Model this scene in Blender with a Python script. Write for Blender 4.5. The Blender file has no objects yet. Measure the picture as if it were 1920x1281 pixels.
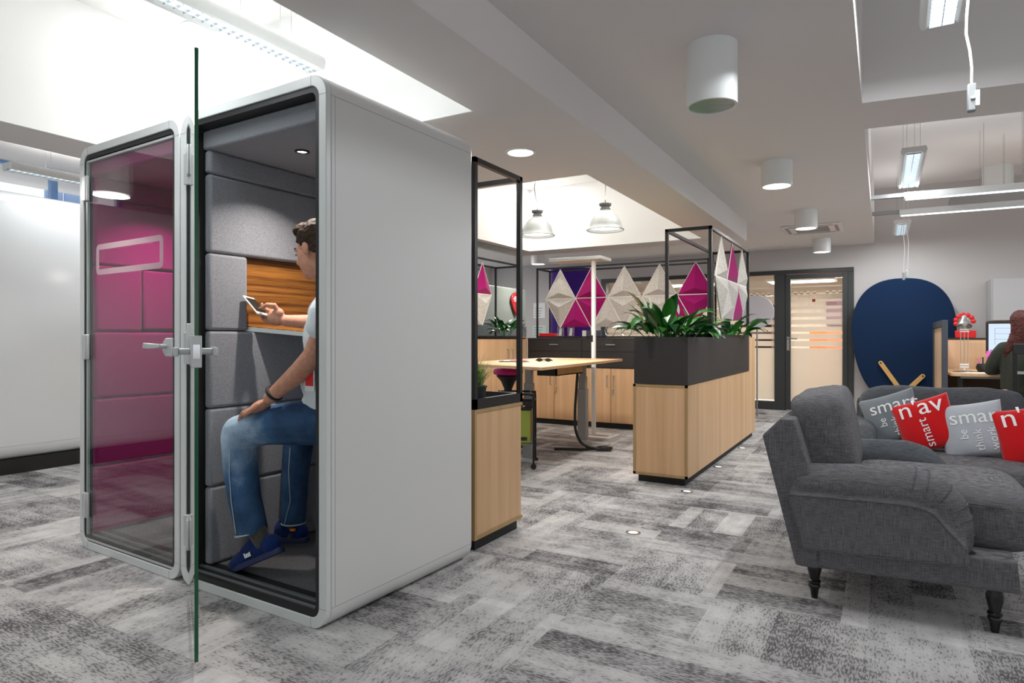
import bpy, bmesh, math, random
from mathutils import Vector, Matrix, Euler
R = math.radians
random.seed(7)
sc = bpy.context.scene
col = sc.collection

# ------------------------------------------------------------------ camera
cam_d = bpy.data.cameras.new('camera')
cam_d.sensor_width = 36.0
cam_d.lens = 36.0 * 1211.0 / 1920.0
cam_d.shift_y = -5.5 / 1920.0
cam_d.clip_start = 0.05
cam = bpy.data.objects.new('camera', cam_d)
cam.location = (0, 0, 1.16)
cam.rotation_euler = (R(90), 0, R(29.85))
col.objects.link(cam)
sc.camera = cam

# ------------------------------------------------------------------ world and exposure
wd = bpy.data.worlds.new('world')
wd.use_nodes = True
wd.node_tree.nodes['Background'].inputs[0].default_value = (0.93, 0.96, 1.0, 1)
wd.node_tree.nodes['Background'].inputs[1].default_value = 1.05
sc.world = wd
sc.view_settings.view_transform = 'Standard'
sc.view_settings.look = 'None'
sc.view_settings.gamma = 1.0
sc.view_settings.exposure = 0.3
sc.view_settings.use_curve_mapping = False

K_LIGHT = 1.0

def area_light(name, loc, rot, sx, sy, power, parent=None, colr=(1, 0.97, 0.93), disk=False, spread=180):
    d = bpy.data.lights.new(name, 'AREA')
    d.shape = 'DISK' if disk else 'RECTANGLE'
    d.size = sx
    if not disk:
        d.size_y = sy
    d.energy = power * K_LIGHT
    d.color = colr
    d.spread = R(spread)
    o = bpy.data.objects.new(name, d)
    o.location = loc
    o.rotation_euler = rot
    o.parent = parent
    col.objects.link(o)
    return o

# ------------------------------------------------------------------ materials
def nt_new(name):
    m = bpy.data.materials.new(name)
    m.use_nodes = True
    nt = m.node_tree
    b = nt.nodes['Principled BSDF']
    return m, nt, b

def N(nt, t, **kw):
    n = nt.nodes.new(t)
    for k, v in kw.items():
        setattr(n, k, v)
    return n

def srgb(r, g, b):
    f = lambda c: (c / 255 / 12.92) if c / 255 <= 0.04045 else ((c / 255 + 0.055) / 1.055) ** 2.4
    return (f(r), f(g), f(b), 1)

def flat(name, c, rough=0.5, metal=0.0, spec=0.5, coat=0.0, emit=None, es=0, bump=0, bscale=200):
    m, nt, b = nt_new(name)
    b.inputs['Base Color'].default_value = c
    b.inputs['Roughness'].default_value = rough
    b.inputs['Metallic'].default_value = metal
    b.inputs['Specular IOR Level'].default_value = spec
    b.inputs['Coat Weight'].default_value = coat
    if emit:
        b.inputs['Emission Color'].default_value = emit
        b.inputs['Emission Strength'].default_value = es
    if bump:
        n = N(nt, 'ShaderNodeTexNoise'); n.inputs['Scale'].default_value = bscale
        tc = N(nt, 'ShaderNodeTexCoord'); nt.links.new(tc.outputs['Object'], n.inputs['Vector'])
        bp = N(nt, 'ShaderNodeBump'); bp.inputs['Strength'].default_value = bump; bp.inputs['Distance'].default_value = 0.002
        nt.links.new(n.outputs['Fac'], bp.inputs['Height']); nt.links.new(bp.outputs[0], b.inputs['Normal'])
    return m

def fabric(name, c1, c2, scale=350, rough=0.95, bump=0.35, stretch=(1, 1, 1), sheen=0.3, patches=0.0):
    m, nt, b = nt_new(name)
    tc = N(nt, 'ShaderNodeTexCoord')
    mp = N(nt, 'ShaderNodeMapping'); mp.inputs['Scale'].default_value = stretch
    nt.links.new(tc.outputs['Object'], mp.inputs['Vector'])
    n = N(nt, 'ShaderNodeTexNoise'); n.inputs['Scale'].default_value = scale; n.inputs['Detail'].default_value = 3
    nt.links.new(mp.outputs[0], n.inputs['Vector'])
    rp = N(nt, 'ShaderNodeValToRGB')
    rp.color_ramp.elements[0].position = 0.35; rp.color_ramp.elements[0].color = c1
    rp.color_ramp.elements[1].position = 0.65; rp.color_ramp.elements[1].color = c2
    nt.links.new(n.outputs['Fac'], rp.inputs[0])
    nt.links.new(rp.outputs[0], b.inputs['Base Color'])
    b.inputs['Roughness'].default_value = rough
    b.inputs['Sheen Weight'].default_value = sheen
    b.inputs['Specular IOR Level'].default_value = 0.2
    bp = N(nt, 'ShaderNodeBump'); bp.inputs['Strength'].default_value = bump; bp.inputs['Distance'].default_value = 0.002
    nt.links.new(n.outputs['Fac'], bp.inputs['Height']); nt.links.new(bp.outputs[0], b.inputs['Normal'])
    return m

def woven(name, c1, c2, rough=0.95):
    """linen like weave of fine crossing threads"""
    m, nt, b = nt_new(name)
    tc = N(nt, 'ShaderNodeTexCoord')
    outs = []
    for st in ((30, 30, 900), (760, 760, 16)):
        mp = N(nt, 'ShaderNodeMapping'); mp.inputs['Scale'].default_value = st
        nt.links.new(tc.outputs['Object'], mp.inputs['Vector'])
        n = N(nt, 'ShaderNodeTexNoise'); n.inputs['Scale'].default_value = 1.0; n.inputs['Detail'].default_value = 2
        nt.links.new(mp.outputs[0], n.inputs['Vector']); outs.append(n)
    mx = N(nt, 'ShaderNodeMath', operation='ADD')
    nt.links.new(outs[0].outputs['Fac'], mx.inputs[0]); nt.links.new(outs[1].outputs['Fac'], mx.inputs[1])
    hv = N(nt, 'ShaderNodeMath', operation='MULTIPLY'); hv.inputs[1].default_value = 0.5
    nt.links.new(mx.outputs[0], hv.inputs[0])
    rp = N(nt, 'ShaderNodeValToRGB')
    rp.color_ramp.elements[0].position = 0.36; rp.color_ramp.elements[0].color = c1
    rp.color_ramp.elements[1].position = 0.64; rp.color_ramp.elements[1].color = c2
    nt.links.new(hv.outputs[0], rp.inputs[0]); nt.links.new(rp.outputs[0], b.inputs['Base Color'])
    b.inputs['Roughness'].default_value = rough
    b.inputs['Specular IOR Level'].default_value = 0.15
    bp = N(nt, 'ShaderNodeBump'); bp.inputs['Strength'].default_value = 0.3; bp.inputs['Distance'].default_value = 0.002
    nt.links.new(hv.outputs[0], bp.inputs['Height'])
    # broad soft wrinkles
    n2 = N(nt, 'ShaderNodeTexNoise'); n2.inputs['Scale'].default_value = 7; n2.inputs['Detail'].default_value = 3
    n2.inputs['Distortion'].default_value = 0.6
    nt.links.new(tc.outputs['Object'], n2.inputs['Vector'])
    bp2 = N(nt, 'ShaderNodeBump'); bp2.inputs['Strength'].default_value = 0.5; bp2.inputs['Distance'].default_value = 0.03
    nt.links.new(n2.outputs['Fac'], bp2.inputs['Height']); nt.links.new(bp.outputs[0], bp2.inputs['Normal'])
    nt.links.new(bp2.outputs[0], b.inputs['Normal'])
    return m

def wood(name, c1, c2, axis='z', scale=1.0, rough=0.45, contrast=(0.3, 0.7), board=1.6):
    m, nt, b = nt_new(name)
    tc = N(nt, 'ShaderNodeTexCoord')
    s = {'z': (26, 26, 0.9), 'x': (0.9, 30, 30), 'y': (30, 0.9, 30)}[axis]
    mp = N(nt, 'ShaderNodeMapping'); mp.inputs['Scale'].default_value = tuple(v * scale for v in s)
    nt.links.new(tc.outputs['Object'], mp.inputs['Vector'])
    n = N(nt, 'ShaderNodeTexNoise'); n.inputs['Scale'].default_value = 1.0; n.inputs['Detail'].default_value = 6
    n.inputs['Roughness'].default_value = 0.65; n.inputs['Distortion'].default_value = 0.3
    nt.links.new(mp.outputs[0], n.inputs['Vector'])
    mp2 = N(nt, 'ShaderNodeMapping')
    s2 = {'z': (7, 7, 0.05), 'x': (0.05, 7, 7), 'y': (7, 0.05, 7)}[axis]
    mp2.inputs['Scale'].default_value = s2
    nt.links.new(tc.outputs['Object'], mp2.inputs['Vector'])
    n2 = N(nt, 'ShaderNodeTexNoise'); n2.inputs['Scale'].default_value = board; n2.inputs['Detail'].default_value = 1
    nt.links.new(mp2.outputs[0], n2.inputs['Vector'])
    ad = N(nt, 'ShaderNodeMath', operation='ADD'); nt.links.new(n.outputs['Fac'], ad.inputs[0]); nt.links.new(n2.outputs['Fac'], ad.inputs[1])
    hv = N(nt, 'ShaderNodeMath', operation='MULTIPLY'); hv.inputs[1].default_value = 0.5
    nt.links.new(ad.outputs[0], hv.inputs[0])
    rp = N(nt, 'ShaderNodeValToRGB')
    rp.color_ramp.elements[0].position = contrast[0]; rp.color_ramp.elements[0].color = c1
    rp.color_ramp.elements[1].position = contrast[1]; rp.color_ramp.elements[1].color = c2
    nt.links.new(hv.outputs[0], rp.inputs[0]); nt.links.new(rp.outputs[0], b.inputs['Base Color'])
    b.inputs['Roughness'].default_value = rough
    return m

def clear_glass(name, tint=(0.94, 0.97, 0.955, 1), ior=1.5, refl=1.0):
    m = bpy.data.materials.new(name); m.use_nodes = True; nt = m.node_tree; nt.nodes.clear()
    o = N(nt, 'ShaderNodeOutputMaterial'); mx = N(nt, 'ShaderNodeMixShader')
    fr = N(nt, 'ShaderNodeFresnel')
    geo = N(nt, 'ShaderNodeNewGeometry'); im = N(nt, 'ShaderNodeMapRange')
    im.inputs['To Min'].default_value = ior; im.inputs['To Max'].default_value = 1 / ior   # the inner side of the pane reflects like the outer
    nt.links.new(geo.outputs['Backfacing'], im.inputs['Value']); nt.links.new(im.outputs[0], fr.inputs[0])
    tr = N(nt, 'ShaderNodeBsdfTransparent'); tr.inputs[0].default_value = tint
    gl = N(nt, 'ShaderNodeBsdfGlossy'); gl.inputs['Roughness'].default_value = 0.0; gl.inputs[0].default_value = (refl, refl, refl, 1)
    nt.links.new(fr.outputs[0], mx.inputs[0]); nt.links.new(tr.outputs[0], mx.inputs[1]); nt.links.new(gl.outputs[0], mx.inputs[2])
    nt.links.new(mx.outputs[0], o.inputs[0])
    return m

def film(name, c, clear=0.25):
    m = bpy.data.materials.new(name); m.use_nodes = True; nt = m.node_tree; nt.nodes.clear()
    o = N(nt, 'ShaderNodeOutputMaterial')
    d = N(nt, 'ShaderNodeBsdfDiffuse'); d.inputs[0].default_value = c
    t = N(nt, 'ShaderNodeBsdfTranslucent'); t.inputs[0].default_value = c
    x = N(nt, 'ShaderNodeBsdfTransparent')
    m1 = N(nt, 'ShaderNodeMixShader'); m1.inputs[0].default_value = 0.6
    nt.links.new(d.outputs[0], m1.inputs[1]); nt.links.new(t.outputs[0], m1.inputs[2])
    m2 = N(nt, 'ShaderNodeMixShader'); m2.inputs[0].default_value = clear
    nt.links.new(m1.outputs[0], m2.inputs[1]); nt.links.new(x.outputs[0], m2.inputs[2])
    nt.links.new(m2.outputs[0], o.inputs[0])
    return m

def emissive(name, c, s):
    m = bpy.data.materials.new(name); m.use_nodes = True; nt = m.node_tree; nt.nodes.clear()
    o = N(nt, 'ShaderNodeOutputMaterial'); e = N(nt, 'ShaderNodeEmission')
    e.inputs[0].default_value = c; e.inputs[1].default_value = s
    nt.links.new(e.outputs[0], o.inputs[0])
    return m

def carpet_tiles(name):
    m, nt, b = nt_new(name)
    L = nt.links
    tc = N(nt, 'ShaderNodeTexCoord')
    def math_(op, a, c=None, v=None):
        n = N(nt, 'ShaderNodeMath', operation=op)
        L.new(a, n.inputs[0])
        if c is not None: L.new(c, n.inputs[1])
        if v is not None: n.inputs[1].default_value = v
        return n.outputs[0]
    def mapped(scale, loc=(0, 0, 0)):
        mp = N(nt, 'ShaderNodeMapping'); mp.inputs['Scale'].default_value = scale; mp.inputs['Location'].default_value = loc
        L.new(tc.outputs['Object'], mp.inputs['Vector']); return mp.outputs[0]
    def noise(vec, detail=2, rough=0.5, dist=0.0):
        n = N(nt, 'ShaderNodeTexNoise'); n.inputs['Scale'].default_value = 1; n.inputs['Detail'].default_value = detail
        n.inputs['Roughness'].default_value = rough; n.inputs['Distortion'].default_value = dist
        L.new(vec, n.inputs['Vector']); return n.outputs['Fac']
    def cell(size, loc=(0, 0, 0)):
        v = N(nt, 'ShaderNodeVectorMath', operation='FLOOR'); L.new(mapped((1 / size, 1 / size, 0), loc), v.inputs[0])
        w = N(nt, 'ShaderNodeTexWhiteNoise', noise_dimensions='3D'); L.new(v.outputs[0], w.inputs['Vector'])
        return w.outputs['Value']
    # which way the pile runs, tile by tile (half metre tiles)
    tile = cell(0.5, (0.3, 0.1, 0))
    way = math_('GREATER_THAN', tile, v=0.5)
    def mix(a, c, f):
        n = N(nt, 'ShaderNodeMix', data_type='FLOAT'); L.new(f, n.inputs[0]); L.new(a, n.inputs[2]); L.new(c, n.inputs[3]); return n.outputs[0]
    # long streaks
    sx = noise(mapped((1.5, 17, 1)), 5, 0.62); sy = noise(mapped((17, 1.5, 1), (5, 3, 0)), 5, 0.62)
    streak = mix(sx, sy, way)
    def block(sz, loc):
        v = N(nt, 'ShaderNodeVectorMath', operation='FLOOR'); L.new(mapped((1 / sz[0], 1 / sz[1], 0), loc), v.inputs[0])
        w = N(nt, 'ShaderNodeTexWhiteNoise', noise_dimensions='3D'); L.new(v.outputs[0], w.inputs['Vector']); return w.outputs['Value']
    blocks = mix(block((0.5, 0.1667), (0.3, 0.1, 1)), block((0.1667, 0.5), (0.3, 0.1, 2)), way)
    small = block((0.22, 0.09), (0.13, 0.41, 3))
    soft = noise(mapped((2.2, 2.2, 1), (2, 8, 0)), 4, 0.6)
    soft2 = noise(mapped((9, 9, 1), (4, 1, 0)), 3, 0.6)
    dx = noise(mapped((38, 150, 1)), 1, 0.5); dy = noise(mapped((150, 38, 1), (1, 2, 0)), 1, 0.5)
    dash = mix(dx, dy, way)
    grain = noise(mapped((330, 330, 1)), 2, 0.6)
    base = math_('MULTIPLY', math_('SUBTRACT', streak, v=0.5), v=0.60)
    base = math_('ADD', base, math_('MULTIPLY', math_('SUBTRACT', soft, v=0.5), v=0.95))
    base = math_('ADD', base, math_('MULTIPLY', math_('SUBTRACT', soft2, v=0.5), v=0.6))
    base = math_('ADD', base, math_('MULTIPLY', math_('SUBTRACT', blocks, v=0.5), v=0.36))
    base = math_('ADD', base, math_('MULTIPLY', math_('SUBTRACT', small, v=0.5), v=0.12))
    base = math_('ADD', base, math_('MULTIPLY', math_('SUBTRACT', tile, v=0.5), v=0.10))
    # dark tufting dashes gather where the ground is darker
    thr = math_('SUBTRACT', dash, math_('MULTIPLY', base, v=0.42))
    mr0 = N(nt, 'ShaderNodeMapRange'); mr0.inputs['From Min'].default_value = 0.54; mr0.inputs['From Max'].default_value = 0.60
    L.new(thr, mr0.inputs['Value'])
    val = math_('SUBTRACT', base, math_('MULTIPLY', mr0.outputs[0], v=0.50))
    val = math_('ADD', val, math_('MULTIPLY', math_('SUBTRACT', grain, v=0.5), v=0.95))
    rp = N(nt, 'ShaderNodeValToRGB')
    e = rp.color_ramp.elements
    e[0].position = 0.0; e[0].color = srgb(84, 82, 83)
    e[1].position = 1.0; e[1].color = srgb(216, 214, 212)
    mid = e.new(0.5); mid.color = srgb(158, 156, 156)
    mr = N(nt, 'ShaderNodeMapRange'); mr.inputs['From Min'].default_value = -0.85; mr.inputs['From Max'].default_value = 0.52
    L.new(val, mr.inputs['Value']); L.new(mr.outputs[0], rp.inputs[0]); L.new(rp.outputs[0], b.inputs['Base Color'])
    b.inputs['Roughness'].default_value = 0.97; b.inputs['Specular IOR Level'].default_value = 0.1
    bp = N(nt, 'ShaderNodeBump'); bp.inputs['Strength'].default_value = 0.3; bp.inputs['Distance'].default_value = 0.003
    L.new(val, bp.inputs['Height']); L.new(bp.outputs[0], b.inputs['Normal'])
    return m

M = {}
M['carpet'] = carpet_tiles('carpet')
M['paint'] = flat('white_paint', srgb(222, 220, 219), 0.85, bump=0.05, bscale=90)
M['wallpaint'] = flat('wall_paint', srgb(196, 192, 190), 0.9, bump=0.05, bscale=90)
M['ceilpaint'] = flat('ceiling_paint', srgb(226, 222, 220), 0.9)
M['well'] = flat('bright_white_paint', srgb(240, 241, 240), 0.9)
M['beige'] = flat('beige_paint', srgb(214, 204, 190), 0.9)
M['podwhite'] = flat('satin_white', srgb(214, 213, 211), 0.38, spec=0.4)
M['podframe'] = flat('frame_white', srgb(214, 218, 216), 0.32, spec=0.5)
M['glosswhite'] = flat('gloss_white', srgb(226, 228, 228), 0.12, spec=0.6)
M['alu'] = flat('aluminium', srgb(178, 184, 183), 0.32, 0.85)
M['alupaint'] = flat('silver_paint', srgb(196, 200, 199), 0.35, 0.3)
M['chrome'] = flat('chrome', srgb(210, 210, 212), 0.12, 1.0)
M['black'] = flat('black_rubber', srgb(22, 23, 24), 0.55)
M['blackmetal'] = flat('black_metal', srgb(24, 25, 26), 0.4, 0.2)
M['anthracite'] = flat('anthracite_laminate', srgb(43, 40, 39), 0.5)
M['plinth'] = flat('plinth_black', srgb(20, 20, 20), 0.6)
M['greyfelt'] = fabric('grey_felt', srgb(118, 121, 127), srgb(152, 155, 161), 330)
M['bluefelt'] = fabric('bluish_felt', srgb(140, 150, 162), srgb(164, 174, 186), 420)
M['darkfelt'] = fabric('dark_felt', srgb(62, 64, 68), srgb(88, 90, 94), 420)
M['magfelt'] = fabric('magenta_felt', srgb(128, 8, 84), srgb(156, 18, 104), 420, sheen=0.15)
M['matcarpet'] = fabric('booth_carpet', srgb(38, 38, 40), srgb(96, 96, 98), 300)
M['wood'] = wood('oak_laminate', srgb(194, 152, 110), srgb(224, 186, 144), 'z')
M['woodx'] = wood('oak_laminate_flat', srgb(196, 154, 112), srgb(222, 186, 146), 'y')
M['woodedge'] = wood('oak_edging', srgb(158, 128, 84), srgb(180, 150, 104), 'z')
M['veneer'] = wood('zebrano_veneer', srgb(96, 54, 14), srgb(176, 116, 50), 'y', 3.4, contrast=(0.40, 0.60), board=7)
M['teak'] = wood('light_ash', srgb(196, 150, 84), srgb(220, 178, 110), 'x')
M['glass'] = clear_glass('door_glass')
M['glassedge'] = flat('green_glass_edge', srgb(20, 90, 56), 0.25, spec=0.6)
M['glassedge_pale'] = flat('pale_glass_edge', srgb(150, 176, 168), 0.15, spec=0.8)
M['windowglass'] = clear_glass('partition_glass', (0.93, 0.94, 0.93, 1))
M['frost'] = film('frosted_film', srgb(226, 218, 206), 0.18)
M['decal'] = flat('frosted_decal', srgb(206, 190, 196), 0.8)
M['decal'] = film('frosted_decal', srgb(212, 196, 204), 0.35)
M['louvre'] = flat('louvre_metal', srgb(190, 196, 200), 0.25, 0.8)
M['lampglow'] = emissive('lamp_glow', (1, 0.985, 0.96, 1), 4.0)
M['tube'] = emissive('tube_glow', (0.86, 0.94, 1, 1), 2.4)
M['warmglow'] = emissive('warm_glow', (1, 0.82, 0.68, 1), 5.0)
M['screen'] = emissive('screen_glow', srgb(206, 222, 240), 0.95)
M['bluewin'] = flat('blue_facade', srgb(150, 180, 224), 0.7)
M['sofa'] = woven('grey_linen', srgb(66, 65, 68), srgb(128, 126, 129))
M['sofashade'] = woven('grey_linen_shaded', srgb(60, 62, 66), srgb(108, 111, 115))  # same linen, with the shade of far parts and seams painted in
M['legwood'] = flat('black_lacquer', srgb(22, 20, 20), 0.25, spec=0.6)
M['red'] = fabric('red_cotton', srgb(196, 14, 20), srgb(214, 26, 32), 500, bump=0.15)
M['pillowgrey'] = fabric('dark_grey_cotton', srgb(112, 119, 124), srgb(128, 135, 140), 500, bump=0.15)
M['pillowlight'] = fabric('pale_grey_cotton', srgb(172, 176, 182), srgb(186, 190, 196), 500, bump=0.15)
M['print'] = flat('white_print', srgb(238, 238, 238), 0.8)
M['printgrey'] = flat('pale_print', srgb(214, 218, 222), 0.8)
M['navy'] = fabric('navy_felt', srgb(10, 30, 56), srgb(18, 44, 78), 300, sheen=0.1)
M['purple'] = fabric('purple_felt', srgb(58, 30, 118), srgb(76, 42, 146), 300, sheen=0.1)
M['sagefelt'] = fabric('sage_felt', srgb(126, 134, 126), srgb(150, 158, 148), 200)
M['charcoalfelt'] = fabric('charcoal_felt', srgb(74, 82, 84), srgb(92, 100, 100), 200)
M['pet_light'] = fabric('pale_wool_felt', srgb(162, 157, 149), srgb(204, 200, 193), 110, bump=0.5)
M['pet_mag'] = fabric('magenta_wool_felt', srgb(132, 8, 82), srgb(160, 20, 104), 200, bump=0.3, sheen=0.1)
M['edgewhite'] = flat('felt_edge_white', srgb(226, 222, 216), 0.8)
M['leaf'] = flat('lily_leaf', srgb(44, 118, 34), 0.32, spec=0.6)
M['leafdark'] = flat('lily_leaf_dark', srgb(26, 82, 40), 0.32, spec=0.6)
M['grassy'] = fabric('grass_blade', srgb(62, 104, 24), srgb(140, 168, 74), 60, rough=0.5, bump=0)
M['petal'] = flat('white_petal', srgb(236, 232, 214), 0.6)
M['soil'] = fabric('gravel', srgb(60, 56, 52), srgb(170, 164, 156), 120)
M['skin'] = fabric('skin', srgb(196, 140, 116), srgb(208, 154, 130), 40, rough=0.5, bump=0.05, sheen=0)
M['hair'] = fabric('brown_hair', srgb(38, 27, 20), srgb(66, 48, 36), 250, rough=0.75, sheen=0, stretch=(1, 1, 1))
M['redhair'] = fabric('reddish_hair', srgb(40, 22, 18), srgb(92, 42, 36), 90, rough=0.6, sheen=0)
M['tee'] = flat('white_tshirt', srgb(226, 232, 236), 0.85, bump=0.4, bscale=14)
M['shoe'] = fabric('blue_suede', srgb(10, 30, 76), srgb(18, 46, 106), 200, bump=0.3, sheen=.1)
M['shoesole'] = flat('navy_rubber', srgb(30, 44, 84), 0.6)
M['sock'] = fabric('dark_sock', srgb(50, 50, 46), srgb(80, 78, 70), 400)
M['orange'] = flat('orange_tab', srgb(232, 128, 40), 0.6)
M['magenta'] = flat('magenta_upholstery', srgb(178, 12, 116), 0.7)
M['green'] = flat('green_file', srgb(136, 150, 56), 0.7, bump=0.2)
M['tan'] = flat('brown_file', srgb(140, 84, 44), 0.7)
M['paper'] = flat('paper', srgb(236, 236, 236), 0.8)
M['redplastic'] = flat('red_plastic', srgb(214, 30, 34), 0.35)
M['redsign'] = flat('red_balloon', srgb(170, 20, 28), 0.3)
M['crystal'] = clear_glass('crystal', (0.86, 0.88, 0.9, 1), 1.6)
M['oliveknit'] = fabric('olive_knit', srgb(40, 42, 35), srgb(62, 64, 54), 150, sheen=.05)
M['mauve'] = flat('mauve_poster', srgb(150, 118, 130), 0.7)
M['orangeseat'] = flat('orange_fabric', srgb(196, 98, 50), 0.8)
M['pink'] = flat('pink_paper', srgb(236, 104, 200), 0.6)
M['lilac'] = flat('pale_lilac', srgb(206, 202, 208), 0.5)
M['greycab'] = flat('grey_cabinet', srgb(176, 176, 177), 0.45)
M['cardboard'] = wood('birch_ply', srgb(214, 176, 138), srgb(232, 196, 160), 'z')
M['whiteplastic'] = flat('white_plastic', srgb(228, 230, 228), 0.4)
M['cable'] = flat('pale_cable', srgb(224, 220, 216), 0.5)
M['wire'] = flat('steel_wire', srgb(150, 150, 150), 0.4, 0.6)
M['greyplastic'] = flat('grey_plastic', srgb(150, 152, 153), 0.5)

def denim():
    m, nt, b = nt_new('denim')
    tc = N(nt, 'ShaderNodeTexCoord')
    n = N(nt, 'ShaderNodeTexNoise'); n.inputs['Scale'].default_value = 9; n.inputs['Detail'].default_value = 4
    nt.links.new(tc.outputs['Object'], n.inputs['Vector'])
    n2 = N(nt, 'ShaderNodeTexNoise'); n2.inputs['Scale'].default_value = 350
    nt.links.new(tc.outputs['Object'], n2.inputs['Vector'])
    # worn pale patch over the front knee
    g = N(nt, 'ShaderNodeVectorMath', operation='DISTANCE'); g.inputs[1].default_value = (-2.66, 1.99, 0.73)
    nt.links.new(tc.outputs['Object'], g.inputs[0])
    mr = N(nt, 'ShaderNodeMapRange'); mr.inputs['From Min'].default_value = 0.05; mr.inputs['From Max'].default_value = 0.32
    mr.inputs['To Min'].default_value = 0.55; mr.inputs['To Max'].default_value = 0.0
    nt.links.new(g.outputs['Value'], mr.inputs['Value'])
    a = N(nt, 'ShaderNodeMath', operation='MULTIPLY_ADD'); a.inputs[1].default_value = 0.6; nt.links.new(n.outputs['Fac'], a.inputs[0]); nt.links.new(mr.outputs[0], a.inputs[2])
    a2 = N(nt, 'ShaderNodeMath', operation='MULTIPLY_ADD'); a2.inputs[1].default_value = 0.3; nt.links.new(n2.outputs['Fac'], a2.inputs[0]); nt.links.new(a.outputs[0], a2.inputs[2])
    rp = N(nt, 'ShaderNodeValToRGB')
    e = rp.color_ramp.elements
    e[0].position = 0.3; e[0].color = srgb(20, 44, 78)
    e[1].position = 1.0; e[1].color = srgb(186, 208, 226)
    x = e.new(0.62); x.color = srgb(58, 96, 136)
    nt.links.new(a2.outputs[0], rp.inputs[0]); nt.links.new(rp.outputs[0], b.inputs['Base Color'])
    b.inputs['Roughness'].default_value = 0.9
    bp = N(nt, 'ShaderNodeBump'); bp.inputs['Strength'].default_value = 0.6; bp.inputs['Distance'].default_value = 0.015
    nt.links.new(n.outputs['Fac'], bp.inputs['Height']); nt.links.new(bp.outputs[0], b.inputs['Normal'])
    return m
M['denim'] = denim()

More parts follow.
